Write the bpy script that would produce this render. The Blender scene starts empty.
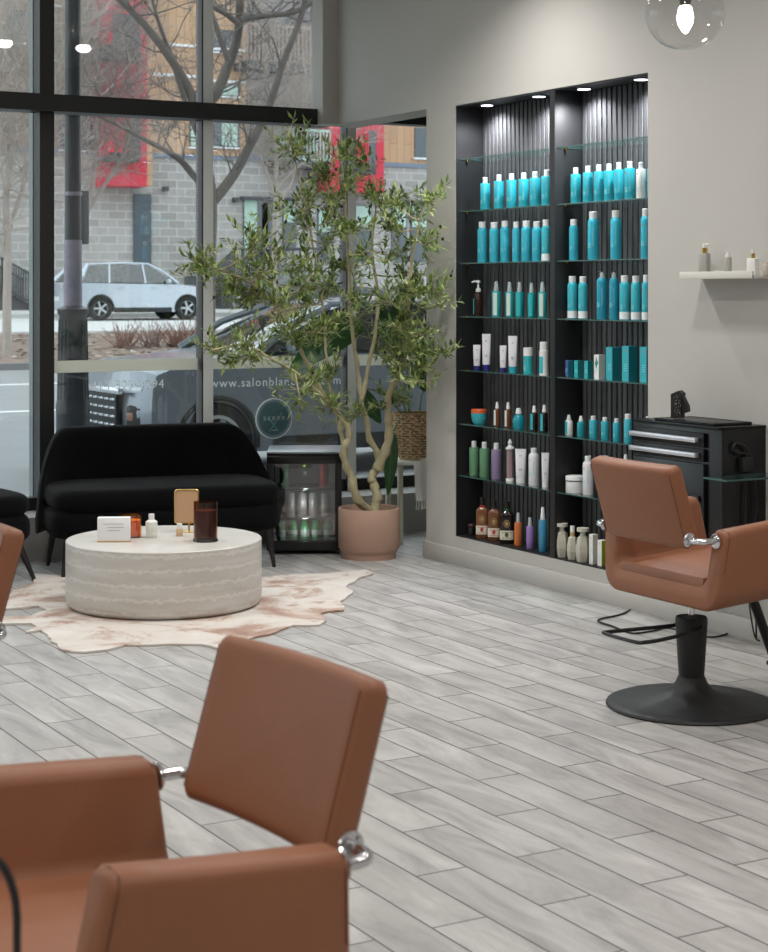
import bpy, bmesh, math, random
from mathutils import Vector, Matrix, Euler
random.seed(7)
R = math.radians
PI = math.pi
sc = bpy.context.scene
COL = sc.collection
# ------------------------------------------------------------------ camera
CAMH = 1.55; YAW = R(29.54); FPX = 1766.0
ca, sa = math.cos(YAW), math.sin(YAW)
cam = bpy.data.cameras.new('camera'); camo = bpy.data.objects.new('camera', cam); COL.objects.link(camo)
camo.location = (0, 0, CAMH); camo.rotation_euler = (PI/2, 0, -YAW)
cam.sensor_fit = 'HORIZONTAL'; cam.sensor_width = 36; cam.lens = 36*FPX/768
cam.shift_y = -(476-290)/768; cam.clip_start = .05; cam.clip_end = 400
cam.dof.use_dof = True; cam.dof.focus_distance = 8.3; cam.dof.aperture_fstop = 9
sc.camera = camo
sc.view_settings.view_transform = 'Standard'; sc.view_settings.look = 'None'
sc.view_settings.gamma = 1; sc.view_settings.exposure = 0.0; sc.view_settings.use_curve_mapping = False
# surveying helpers: where a sight line meets the floor plane / a plane X=c / a plane Y=c
def F(px, py, z=0):
    D = FPX*(CAMH-z)/(py-290); r = (px-384)/FPX
    return Vector((D*(ca*r+sa), D*(ca-sa*r), z))
def A(px, py, X):
    r = (px-384)/FPX; D = X/(ca*r+sa)
    return Vector((X, D*(ca-sa*r), CAMH+(290-py)/FPX*D))
def B(px, py, Y):
    r = (px-384)/FPX; D = Y/(ca-sa*r)
    return Vector((D*(ca*r+sa), Y, CAMH+(290-py)/FPX*D))
def depth(v): return v[0]*sa+v[1]*ca
# ------------------------------------------------------------------ materials
def lin(c):
    return tuple(((x/255)/12.92 if x/255 <= .04045 else ((x/255+.055)/1.055)**2.4) for x in c)+(1,)
MATS = {}
def mat(name, rgb, rough=.5, metal=0, spec=.5, var=0, vscale=6, bump=0, bscale=60, coat=0, sheen=0, emit=None, es=0):
    if name in MATS: return MATS[name]
    m = bpy.data.materials.new(name); m.use_nodes = True; nt = m.node_tree; b = nt.nodes['Principled BSDF']
    b.inputs['Base Color'].default_value = lin(rgb); b.inputs['Roughness'].default_value = rough
    b.inputs['Metallic'].default_value = metal; b.inputs['Specular IOR Level'].default_value = spec
    b.inputs['Coat Weight'].default_value = coat; b.inputs['Sheen Weight'].default_value = sheen
    if emit: b.inputs['Emission Color'].default_value = lin(emit); b.inputs['Emission Strength'].default_value = es
    tc = nt.nodes.new('ShaderNodeTexCoord')
    if var:
        n = nt.nodes.new('ShaderNodeTexNoise'); n.inputs['Scale'].default_value = vscale; n.inputs['Detail'].default_value = 4
        nt.links.new(tc.outputs['Object'], n.inputs['Vector'])
        mx = nt.nodes.new('ShaderNodeMix'); mx.data_type = 'RGBA'
        nt.links.new(n.outputs['Fac'], mx.inputs[0])
        mx.inputs[6].default_value = lin([max(0, x*(1-var)) for x in rgb]); mx.inputs[7].default_value = lin([min(255, x*(1+var)) for x in rgb])
        nt.links.new(mx.outputs[2], b.inputs['Base Color'])
    if bump:
        n2 = nt.nodes.new('ShaderNodeTexNoise'); n2.inputs['Scale'].default_value = bscale; n2.inputs['Detail'].default_value = 3
        nt.links.new(tc.outputs['Object'], n2.inputs['Vector'])
        bp = nt.nodes.new('ShaderNodeBump'); bp.inputs['Strength'].default_value = bump; bp.inputs['Distance'].default_value = .01
        nt.links.new(n2.outputs['Fac'], bp.inputs['Height']); nt.links.new(bp.outputs['Normal'], b.inputs['Normal'])
    MATS[name] = m
    return m
def glassmat(name, tint, refl=1.45, rough=0, base=0.0, glossc=(255, 255, 255)):
    if name in MATS: return MATS[name]
    m = bpy.data.materials.new(name); m.use_nodes = True; nt = m.node_tree
    for n in list(nt.nodes): nt.nodes.remove(n)
    o = nt.nodes.new('ShaderNodeOutputMaterial'); t = nt.nodes.new('ShaderNodeBsdfTransparent'); g = nt.nodes.new('ShaderNodeBsdfGlossy')
    t.inputs[0].default_value = lin(tint); g.inputs['Color'].default_value = lin(glossc); g.inputs['Roughness'].default_value = rough
    lw_ = nt.nodes.new('ShaderNodeLayerWeight'); lw_.inputs[0].default_value = .5
    pw = nt.nodes.new('ShaderNodeMath'); pw.operation = 'POWER'; pw.inputs[1].default_value = 5; nt.links.new(lw_.outputs['Facing'], pw.inputs[0])
    f = nt.nodes.new('ShaderNodeMath'); f.operation = 'MULTIPLY_ADD'; r0_ = ((refl-1)/(refl+1))**2; f.inputs[1].default_value = 1-r0_; f.inputs[2].default_value = r0_; nt.links.new(pw.outputs[0], f.inputs[0])
    mx = nt.nodes.new('ShaderNodeMixShader'); nt.links.new(t.outputs[0], mx.inputs[1]); nt.links.new(g.outputs[0], mx.inputs[2])
    if base:
        ad = nt.nodes.new('ShaderNodeMath'); ad.operation = 'ADD'; ad.use_clamp = True; ad.inputs[1].default_value = base
        nt.links.new(f.outputs[0], ad.inputs[0]); nt.links.new(ad.outputs[0], mx.inputs[0])
    else: nt.links.new(f.outputs[0], mx.inputs[0])
    nt.links.new(mx.outputs[0], o.inputs[0]); MATS[name] = m
    return m
def thinmat(name, rgb, trans=.5, rough=.6, spec=.3):
    if name in MATS: return MATS[name]
    m = mat(name, rgb, rough, spec=spec); nt = m.node_tree; b = nt.nodes['Principled BSDF']; o = nt.nodes['Material Output']
    t = nt.nodes.new('ShaderNodeBsdfTranslucent'); t.inputs[0].default_value = lin(rgb); mx = nt.nodes.new('ShaderNodeMixShader'); mx.inputs[0].default_value = trans
    nt.links.new(b.outputs[0], mx.inputs[1]); nt.links.new(t.outputs[0], mx.inputs[2]); nt.links.new(mx.outputs[0], o.inputs[0]); return m
# ------------------------------------------------------------------ mesh helpers
def add(bm, t, M=None, mi=0):
    M = M or Matrix(); vm = {}
    for v in t.verts: vm[v] = bm.verts.new(M @ v.co)
    for f in t.faces:
        try: nf = bm.faces.new([vm[v] for v in f.verts]); nf.material_index = mi
        except ValueError: pass
    t.free()
def box(bm, c, s, rot=(0, 0, 0), bev=0, seg=2, mi=0):
    t = bmesh.new(); bmesh.ops.create_cube(t, size=1)
    bmesh.ops.scale(t, vec=s, verts=t.verts)
    if bev: bmesh.ops.bevel(t, geom=list(t.edges), offset=min(bev, min(s)*.49), segments=seg, profile=.5, affect='EDGES', clamp_overlap=True)
    add(bm, t, Matrix.Translation(c) @ Euler(rot).to_matrix().to_4x4(), mi)
def ring(bm, pts): return [bm.verts.new(p) for p in pts]
def bridge(bm, a, b, mi=0):
    n = len(a)
    for i in range(n):
        f = bm.faces.new((a[i], a[(i+1) % n], b[(i+1) % n], b[i])); f.material_index = mi
def loft(bm, rings, mi=0, caps=True):
    rs = [ring(bm, r) for r in rings]
    for a, b in zip(rs, rs[1:]): bridge(bm, a, b, mi)
    if caps:
        for r_, rev in ((rs[0], 1), (rs[-1], 0)):
            f = bm.faces.new(r_[::-1] if rev else r_); f.material_index = mi
    return rs
def lathe(bm, prof, seg=20, c=(0, 0, 0), mi=0, rot=None, sx=1, sy=1):
    M = Matrix.Translation(c) @ (Euler(rot).to_matrix().to_4x4() if rot else Matrix())
    prev = None
    for (r, z) in prof:
        if r < 1e-6: cur = [bm.verts.new(M @ Vector((0, 0, z)))]
        else: cur = [bm.verts.new(M @ Vector((sx*r*math.cos(2*PI*i/seg), sy*r*math.sin(2*PI*i/seg), z))) for i in range(seg)]
        if prev:
            if len(prev) == 1 and len(cur) > 1:
                for i in range(seg): bm.faces.new((prev[0], cur[(i+1) % seg], cur[i])).material_index = mi
            elif len(cur) == 1 and len(prev) > 1:
                for i in range(seg): bm.faces.new((prev[i], prev[(i+1) % seg], cur[0])).material_index = mi
            elif len(cur) > 1: bridge(bm, prev, cur, mi)
        prev = cur
def tube(bm, pts, rad, seg=8, mi=0, caps=True):
    pts = [Vector(p) for p in pts]; n = len(pts)
    if isinstance(rad, (int, float)): rad = [rad]*n
    t0 = (pts[1]-pts[0]).normalized(); up = Vector((0, 0, 1)) if abs(t0.z) < .9 else Vector((1, 0, 0))
    nrm = t0.cross(up).normalized(); rs = []
    for i in range(n):
        t = (pts[min(i+1, n-1)]-pts[max(i-1, 0)])
        t = t.normalized() if t.length > 1e-9 else t0
        nrm = (nrm-t*nrm.dot(t)); nrm = nrm.normalized() if nrm.length > 1e-6 else t.orthogonal().normalized()
        bn = t.cross(nrm)
        rs.append([pts[i]+(nrm*math.cos(2*PI*k/seg)+bn*math.sin(2*PI*k/seg))*rad[i] for k in range(seg)])
    loft(bm, rs, mi, caps)
def smooth_path(pts, n=6):
    pts = [Vector(p) for p in pts]; out = []
    for i in range(len(pts)-1):
        p0 = pts[max(i-1, 0)]; p1 = pts[i]; p2 = pts[i+1]; p3 = pts[min(i+2, len(pts)-1)]
        for k in range(n):
            t = k/n
            out.append(.5*((2*p1)+(p2-p0)*t+(2*p0-5*p1+4*p2-p3)*t*t+(3*p1-p0-3*p2+p3)*t**3))
    out.append(pts[-1]); return out
def prism(bm, poly, ax, a, b, mi=0):
    # poly = 2D outline, extruded along axis ax from a to b
    def P(u, v, w): return {'x': (w, u, v), 'y': (u, w, v), 'z': (u, v, w)}[ax]
    loft(bm, [[P(u, v, a) for u, v in poly], [P(u, v, b) for u, v in poly]], mi)
def obj(name, bm, m, parent=None, angle=38, smooth=True, loc=None):
    bmesh.ops.recalc_face_normals(bm, faces=bm.faces)
    me = bpy.data.meshes.new(name); bm.to_mesh(me); bm.free()
    for x in (m if isinstance(m, (list, tuple)) else [m]): me.materials.append(x)
    if smooth:
        me.polygons.foreach_set('use_smooth', [True]*len(me.polygons)); me.set_sharp_from_angle(angle=R(angle))
    o = bpy.data.objects.new(name, me); COL.objects.link(o)
    if parent: o.parent = parent
    if loc is not None: o.location = loc
    return o
def tag(o, label=None, cat=None, group=None, kind=None):
    if label: o['label'] = label
    if cat: o['category'] = cat
    if group: o['group'] = group
    if kind: o['kind'] = kind
    return o
def thing(name, label, cat, loc=(0, 0, 0), rz=0, group=None):
    o = bpy.data.objects.new(name, None); COL.objects.link(o); o.empty_display_size = .1
    o.location = loc; o.rotation_euler = (0, 0, rz); return tag(o, label, cat, group)
def dup(root, parent=None):
    c = root.copy(); COL.objects.link(c); c.parent = parent
    for ch in list(root.children): dup(ch, c)
    return c
def struct(name, bm, m, **k): return tag(obj(name, bm, m, **k), kind='structure')
def sstruct(name, bx_list, m, bev=0):
    bm = bmesh.new()
    for (x0, x1, y0, y1, z0, z1) in bx_list: box(bm, ((x0+x1)/2, (y0+y1)/2, (z0+z1)/2), (x1-x0, y1-y0, z1-z0), bev=bev)
    return struct(name, bm, m)
def text_bm(s, size, extrude=.0003, align='CENTER', spacing=1):
    cu = bpy.data.curves.new('lettering', 'FONT'); cu.body = s; cu.size = size; cu.align_x = align; cu.align_y = 'CENTER'
    cu.extrude = extrude; cu.resolution_u = 2; cu.space_character = spacing
    o = bpy.data.objects.new('lettering', cu); me = bpy.data.meshes.new_from_object(o)
    bm = bmesh.new(); bm.from_mesh(me); bpy.data.objects.remove(o); bpy.data.meshes.remove(me); bpy.data.curves.remove(cu)
    return bm
def add_text(bm, s, size, M, mi=0, spacing=1, extrude=.0003):
    add(bm, text_bm(s, size, extrude, spacing=spacing), M, mi)
# ================================================================== SETTING
XW = 5.27      # product wall plane
YG = 10.10     # window plane
CEIL = 3.5
wallm = mat('painted_wall', (182, 179, 174), .85, var=.03, vscale=1.2, bump=.05, bscale=180)
whitem = mat('ceiling_paint', (225, 225, 222), .9)
blackf = mat('black_frame', (16, 16, 18), .45)
greyf = mat('grey_aluminium', (120, 128, 128), .45, metal=.3)
lightf = mat('light_aluminium', (222, 223, 222), .5, metal=.2)
def floor_mat():
    m = bpy.data.materials.new('wood_look_tile'); m.use_nodes = True; nt = m.node_tree; b = nt.nodes['Principled BSDF']; L = nt.links.new
    tc = nt.nodes.new('ShaderNodeTexCoord'); sp = nt.nodes.new('ShaderNodeSeparateXYZ'); L(tc.outputs['Object'], sp.inputs[0])
    def mth(op, a, v):
        n = nt.nodes.new('ShaderNodeMath'); n.operation = op; L(a, n.inputs[0]); n.inputs[1].default_value = v; return n.outputs[0]
    u = mth('ADD', sp.outputs[1], -4.02+.69*41); v = mth('ADD', sp.outputs[0], -2.375+.1585*61)
    cb = nt.nodes.new('ShaderNodeCombineXYZ'); L(u, cb.inputs[0]); L(v, cb.inputs[1])
    br = nt.nodes.new('ShaderNodeTexBrick'); L(cb.outputs[0], br.inputs['Vector'])
    br.offset = .5; br.offset_frequency = 2; br.squash = 1
    br.inputs['Scale'].default_value = 1; br.inputs['Brick Width'].default_value = .69; br.inputs['Row Height'].default_value = .1585
    br.inputs['Mortar Size'].default_value = .003; br.inputs['Mortar Smooth'].default_value = .1
    br.inputs['Color1'].default_value = (0, 0, 0, 1); br.inputs['Color2'].default_value = (1, 1, 1, 1); br.inputs['Mortar'].default_value = (.5, .5, .5, 1)
    # grain: noise stretched along the plank, shifted per plank
    mp = nt.nodes.new('ShaderNodeMapping'); mp.inputs['Scale'].default_value = (9, 2.0, 1); L(tc.outputs['Object'], mp.inputs[0])
    vm = nt.nodes.new('ShaderNodeVectorMath'); vm.operation = 'MULTIPLY_ADD'; L(br.outputs['Color'], vm.inputs[0]); vm.inputs[1].default_value = (37, 19, 5); L(mp.outputs[0], vm.inputs[2])
    n1 = nt.nodes.new('ShaderNodeTexNoise'); n1.inputs['Scale'].default_value = 1; n1.inputs['Detail'].default_value = 6; n1.inputs['Roughness'].default_value = .62; n1.inputs['Distortion'].default_value = .8
    L(vm.outputs[0], n1.inputs['Vector'])
    cr = nt.nodes.new('ShaderNodeValToRGB'); L(n1.outputs['Fac'], cr.inputs[0])
    e = cr.color_ramp.elements; e[0].position = .25; e[0].color = lin((132, 129, 127)); e[1].position = .78; e[1].color = lin((190, 187, 184))
    x = cr.color_ramp.elements.new(.5); x.color = lin((164, 161, 158))
    hs = nt.nodes.new('ShaderNodeHueSaturation'); L(cr.outputs[0], hs.inputs['Color'])
    vv = mth('MULTIPLY_ADD', br.outputs['Color'], .16); vv.node.inputs[2].default_value = .92; L(vv, hs.inputs['Value'])
    mx = nt.nodes.new('ShaderNodeMix'); mx.data_type = 'RGBA'; L(br.outputs['Fac'], mx.inputs[0]); L(hs.outputs[0], mx.inputs[6]); mx.inputs[7].default_value = lin((70, 64, 62))
    L(mx.outputs[2], b.inputs['Base Color']); b.inputs['Roughness'].default_value = .42; b.inputs['Specular IOR Level'].default_value = .4
    bp = nt.nodes.new('ShaderNodeBump'); bp.inputs['Strength'].default_value = .35; bp.inputs['Distance'].default_value = .002; bp.invert = True
    L(br.outputs['Fac'], bp.inputs['Height']); L(bp.outputs[0], b.inputs['Normal'])
    return m
sstruct('floor', [(-4, 6.8, -4, 10.0, -.12, 0)], floor_mat())
sstruct('ceiling', [(-4, 6.8, -4, 10.3, CEIL, CEIL+.1)], whitem)
sstruct('wall_left', [(-4.1, -4, -4, 10.3, 0, CEIL)], wallm)
sstruct('wall_rear', [(-4, 6.8, -4.1, -4, 0, CEIL)], wallm)
NY0, NY1, NZ0, NZ1 = 6.735, 8.48, .160, 2.592
sstruct('wall_right', [(XW, XW+.25, -4, NY0, 0, CEIL), (XW, XW+.25, NY0, NY1, 0, NZ0), (XW, XW+.25, NY0, NY1, NZ1, CEIL),
    (XW, XW+.25, NY1, 8.80, 0, CEIL), (XW, XW+.22, 8.80, YG-.06, 2.60, CEIL), (5.165, XW, YG-.20, YG-.06, 2.60, CEIL), (XW+.205, XW+.25, NY0, NY1, NZ0, NZ1)], wallm)
sstruct('wall_alcove', [(6.55, 6.65, 8.4, 10.2, 0, CEIL), (XW+.25, 6.6, 8.4, 8.5, 0, CEIL), (XW+.22, 6.55, 8.5, YG-.06, 2.80, 2.9)], wallm)
sstruct('baseboard_right', [(XW-.018, XW, -4, 8.815, 0, .095), (XW, XW+.25, 8.80, 8.818, 0, .095)], wallm, bev=.003)
curbm = mat('curb_paint', (150, 149, 146), .7, var=.04)
sstruct('wall_front', [(-4, 6.6, 9.76, YG+.08, 0, .25)], curbm)
sstruct('trim_1', [(-4, 5.165, YG-.13, YG+.05, 2.60, 2.70), (5.165, XW+.02, YG-.058, YG+.05, 2.60, 2.70), (XW+.22, 6.55, YG-.08, YG+.05, 2.64, 2.80)], blackf)      # the black transom
sstruct('trim_2', [(-4, 6.55, YG-.03, YG+.06, .25, .325)], blackf)
sstruct('trim_3', [(3.363, 3.452, YG-.055, YG+.06, .25, CEIL)], blackf)
sstruct('trim_4', [(3.363-.004, 3.40, YG+.062, YG+.13, .25, CEIL)], greyf)
for i, (x0, x1, zt) in enumerate([(4.412, 4.478, CEIL), (5.427, 5.488, 2.62)]):
    bm = bmesh.new(); box(bm, ((x0+x1)/2, YG-.005, (.25+zt)/2), (x1-x0, .09, zt-.25)); box(bm, (x0-.004, YG+.0, (.25+zt)/2), (.008, .09, zt-.25), mi=1)
    struct('trim_%d' % (5+i), bm, [lightf, blackf])
sstruct('trim_7', [(2.0, 2.09, YG-.055, YG+.06, .25, CEIL), (0, .09, YG-.055, YG+.06, .25, CEIL), (-2, -1.91, YG-.055, YG+.06, .25, CEIL)], blackf)
pane = glassmat('window_glass', (236, 242, 242), 1.5, 0, .015)
frost = thinmat('frosted_film', (224, 223, 214), .5)
letm = thinmat('vinyl_lettering', (222, 226, 226), .6)
wins = []
for i, (x0, x1, z0, z1) in enumerate([(2.09, 3.363, .325, 2.6), (3.452, 4.396, .325, 2.6), (4.478, 5.41, .325, 2.6), (5.488, 6.55, .325, 2.64),
        (2.09, 3.363, 2.7, CEIL), (3.452, 4.396, 2.7, CEIL), (4.478, 5.27, 2.7, CEIL), (-4, 2.0, .325, CEIL)]):
    w = sstruct('window_%d' % (i+1), [(x0, x1, YG+.012, YG+.018, z0, z1)], pane); wins.append(w)
def band(w, x0, x1):
    bm = bmesh.new(); box(bm, ((x0+x1)/2, YG+.009, 1.092), (x1-x0, .004, .072)); obj('frosted_band', bm, frost, w)
band(wins[1], 3.452, 4.396); band(wins[2], 4.478, 5.41); band(wins[3], 5.488, 6.5)
RX = Matrix.Rotation(R(90), 4, 'X')
def wtext(w, name, s, px, py, size, spacing=1, m=letm):
    p = B(px, py, YG+.006); bm = bmesh.new()
    add_text(bm, s, size, Matrix.Translation(p) @ RX, 0, spacing, .0005); return obj(name, bm, m, w, smooth=False)
wtext(wins[1], 'phone_lettering', '414-323-4294', 128, 385, .075, 1.12)
wtext(wins[2], 'web_address_lettering', 'www.salonblancmke.com', 277, 382, .078, 1.16)
ep = B(274, 418.5, YG+.004)
bm = bmesh.new()
def disc(bm, c, r0, r1, th, mi, seg=40):
    lathe(bm, [(r0, -th/2), (r1, -th/2), (r1, th/2), (r0, th/2), (r0, -th/2)] if r0 else [(0, -th/2), (r1, -th/2), (r1, th/2), (0, th/2)], seg, c, mi, rot=(R(90), 0, 0))
disc(bm, ep, 0, .105, .003, 0); disc(bm, ep, .105, .123, .003, 1); disc(bm, ep, .122, .129, .004, 2)
box(bm, ep+Vector((.012, -.003, -.022)), (.15, .001, .010), rot=(0, R(-52), 0), mi=3); box(bm, ep+Vector((-.006, -.003, -.035)), (.11, .001, .010), rot=(0, R(50), 0), mi=3)
box(bm, ep+Vector((.006, -.003, -.074)), (.04, .001, .006), mi=2)
add_text(bm, 'scene', .056, Matrix.Translation(ep+Vector((.0, -.004, .006))) @ RX, 2, 1.25)
obj('round_emblem', bm, [thinmat('emblem_disc', (104, 134, 140), .4), thinmat('emblem_ring', (150, 162, 172), .4), thinmat('emblem_white', (225, 232, 232), .5), thinmat('emblem_cross', (140, 195, 205), .5)], wins[2])
# ================================================================== STYLING CHAIRS
def leather_mat(nm, rgb):
    return mat(nm, rgb, .48, spec=.4, var=.05, vscale=5, bump=.12, bscale=260)
leather = leather_mat('tan_leather', (140, 90, 63)); chrome = mat('chrome', (215, 215, 218), .12, metal=1)
seamm = mat('seam_thread', (96, 58, 42), .8); rubber = mat('matte_black', (24, 24, 25), .55, bump=.05, bscale=300)
def make_chair(name, label, loc, rz, lift=0, ox=0, oy=0):
    t = thing(name, label, 'chair', loc, rz)
    TILT = .075
    W, H = .36, .292; LF = Matrix.Translation((0, 0, lift))
    def up(o): o.location = (ox, oy, lift); return o                         # half width, arm height over shell bottom
    # one-piece upholstered shell: U-shaped outline, drawn backwards in y
    def outline(e):
        w = W-e; zb = e; zt = H-e; iw = W-.085+e; zi = .088-e; pts = []
        def arc(cx, cz, r, a0, a1, n=7):
            for k in range(n+1):
                a = R(a0+(a1-a0)*k/n); pts.append((cx+r*math.cos(a), cz+r*math.sin(a)))
        rb = .075; rt = .026; ri = .05
        arc(w-rb, zb+rb, rb, -90, 0); arc(w-rt, zt-rt, rt, 0, 90, 4); arc(iw+rt, zt-rt, rt, 90, 180, 4); arc(iw-ri, zi+ri, ri, 0, -90)
        arc(-iw+ri, zi+ri, ri, -90, -180); arc(-iw-rt, zt-rt, rt, 0, 90, 4); arc(-w+rt, zt-rt, rt, 90, 180, 4); arc(-w+rb, zb+rb, rb, 180, 270)
        return pts
    bm = bmesh.new(); rings = []
    y0, y1 = -.238, .238
    for (y, e) in [(y0, .014), (y0+.004, .006), (y0+.014, 0)]+[(y0+.014+(y1-y0-.028)*k/6, 0) for k in range(1, 6)]+[(y1-.014, 0), (y1-.004, .006), (y1, .014)]:
        rings.append([(u*(1-.10*(1-v/H))*(1-.03*(y > 0)*y/.235), y*(1-.12*v/H) if y < 0 else y*(1-.22*v/H), .405+v+TILT*(y-y0)) for u, v in outline(e)])
    loft(bm, rings); up(obj('upholstered_shell', bm, leather, t, angle=50))
    bm = bmesh.new()
    lay = []
    for z, e in [(.0, .0), (.02, 0), (.034, .008), (.040, .03)]:
        lay.append([(sx*(.245-e), (y0+.012+e if sy < 0 else y1+.03-e), .486+z+TILT*((y0 if sy < 0 else y1+.03)-y0)) for sx, sy in ((-1, -1), (1, -1), (1, 1), (-1, 1))])
    loft(bm, lay); up(obj('seat_cushion', bm, leather, t))
    for s in (-1, 1):                         # seams on the arms
        for yy in (y0+.013, y1-.013):
            bm = bmesh.new(); P_ = []
            for du, v in ((.0, H-.15), (.0, H-.03), (.008, H-.006), (.04, H), (.077, H-.006), (.085, H-.03)):
                k = (1-.12*v/H) if yy < 0 else (1-.22*v/H); y_ = yy*k; P_.append((s*((W-du)*(1-.10*(1-v/H))*(1-.03*(yy > 0)*yy/.235)+.0005), y_, .4055+v+TILT*(yy-y0)))
            tube(bm, P_, .0012, 5); up(obj('arm_seam', bm, seamm, t))
    # backrest: padded panel, reclined
    bk = bmesh.new(); BW = .241
    def bp(u, v, w):                          # u lateral, v up along panel, w thickness (0 front)
        c = R(16.5); y = -.228-w*math.cos(c)-v*math.sin(c)-.02*(1-(u/.25)**2)*1; z = .640+v*math.cos(c)-w*math.sin(c)
        return (u, y, z)
    def rr(w2, h2, r, n=5):
        o = []
        for cx, cz, a0 in ((w2-r, h2-r, 0), (-w2+r, h2-r, 90), (-w2+r, -h2+r, 180), (w2-r, -h2+r, 270)):
            for k in range(n+1): a = R(a0+90*k/n); o.append((cx+r*math.cos(a), cz+r*math.sin(a)))
        q = []
        for i in range(len(o)):
            a, b = o[i], o[(i+1) % len(o)]; q.append(a)
            if math.dist(a, b) > r: q += [(a[0]+(b[0]-a[0])*k/9, a[1]+(b[1]-a[1])*k/9) for k in range(1, 9)]
        return q
    hh = .150; T = .061; rg = []
    for w, e in [(0, .016), (.003, .007), (.012, 0), (T/2, 0), (T-.012, 0), (T-.003, .007), (T, .016)]:
        rg.append([bp(u, v+hh, w) for u, v in rr(BW-e, hh-e, .022)])
    # rings bow with the panel; add inner rings on both faces so that the curve reads
    def face_rings(w, ks): return [[bp(u*k, v*k+hh, w-(0.004 if w == 0 else -.004)*(1-k)) for u, v in rr(BW-.016, hh-.016, .022)] for k in ks]
    rg = face_rings(0, (.05, .2, .4, .6, .8, .93))+rg+face_rings(T, (.93, .8, .6, .4, .2, .05))
    loft(bk, rg); bo = up(obj('backrest', bk, leather, t, angle=50))
    for w in (.0018, T-.0018):
        for s in (-1, 1):
            sm = bmesh.new(); tube(sm, [bp(s*(BW-.0095), v, w) for v in (.02, .1, .2, hh*2-.02)], .0012, 5); obj('seam', sm, seamm, bo)
    for s in (-1, 1):                         # chrome bracket from back to arm
        bm = bmesh.new(); z0 = .660; by = -.285; ax_ = W-.052; ya = y0*.925
        def fl(c, ax):
            rot = (0, R(90), 0) if ax == 'x' else (R(90), 0, 0)
            lathe(bm, [(0, -.004), (.024, -.004), (.027, 0), (.024, .004), (.014, .007), (0, .007)] if True else [], 20, c, rot=rot)
        fl((s*(BW+.002), by, z0), 'x'); fl((s*ax_, ya-.004, z0), 'y')
        for k in range(4):
            a = PI/4+k*PI/2
            lathe(bm, [(0, -.007), (.0045, -.006), (.0045, .006), (0, .007)], 8, (s*(BW+.004), by+.019*math.cos(a), z0+.019*math.sin(a)), rot=(0, R(90), 0))
        tube(bm, smooth_path([(s*BW, by, z0), (s*(ax_-.025), by, z0), (s*(ax_-.004), by+.012, z0), (s*ax_, by+.03, z0), (s*ax_, ya, z0)], 5), .0115, 12)
        tag(up(obj('chrome_bracket', bm, chrome, t)), 'chrome tube with round flanges')
    # base
    bm = bmesh.new(); lathe(bm, [(0, 0), (.312, 0), (.318, .006), (.314, .013), (.300, .018), (.285, .017), (.20, .030), (.12, .045), (.08, .062), (.058, .09), (.050, .11), (.0, .11)], 56); obj('base_disc', bm, rubber, t)
    bm = bmesh.new(); lathe(bm, [(0, .08), (.045, .08), (.0465, .1), (.060, .31), (.060, .325), (.056, .333), (0, .333)], 36); obj('column', bm, rubber, t)
    bm = bmesh.new(); lathe(bm, [(0, .33), (.013, .33), (.013, .41+lift), (0, .41+lift)], 16); box(bm, (0, 0, .413+lift), (.2, .2, .012)); obj('piston', bm, chrome, t)
    bm = bmesh.new(); zz = .285
    tube(bm, smooth_path([(.062, .0, zz+.01), (.07, -.05, zz+.005), (.105, -.23, zz), (.11, -.305, zz), (.098, -.33, zz), (.0, -.335, zz), (-.098, -.33, zz), (-.11, -.305, zz), (-.105, -.23, zz), (-.07, -.05, zz+.005), (-.062, 0, zz+.01)], 4), .0075, 8)
    tube(bm, [(-.072, 0, zz+.01), (.072, 0, zz+.01)], .014, 10); obj('pump_lever', bm, rubber, t)
    bm = bmesh.new()
    for s in (-1, 1): tube(bm, [(s*.12, .18, .43), (s*.12, .30, .40), (s*.125, .44, .10), (s*.125, .50, .085)], .020, 10)
    box(bm, (0, .47, .082), (.32, .09, .018), bev=.006); up(obj('footrest', bm, rubber, t))
    return t
make_chair('styling_chair', 'tan leather styling chair in the foreground, cropped by the lower left corner', (1.052, 2.722, 0), R(95.4), -.010)
make_chair('styling_chair', 'tan leather styling chair on black disc base beside the black cabinet', (4.245, 5.165, 0), R(-90), .008, .04, .044)
make_chair('styling_chair', 'tan leather chair back corner poking in at the left edge', (1.085, 4.72, 0), R(95))
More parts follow.
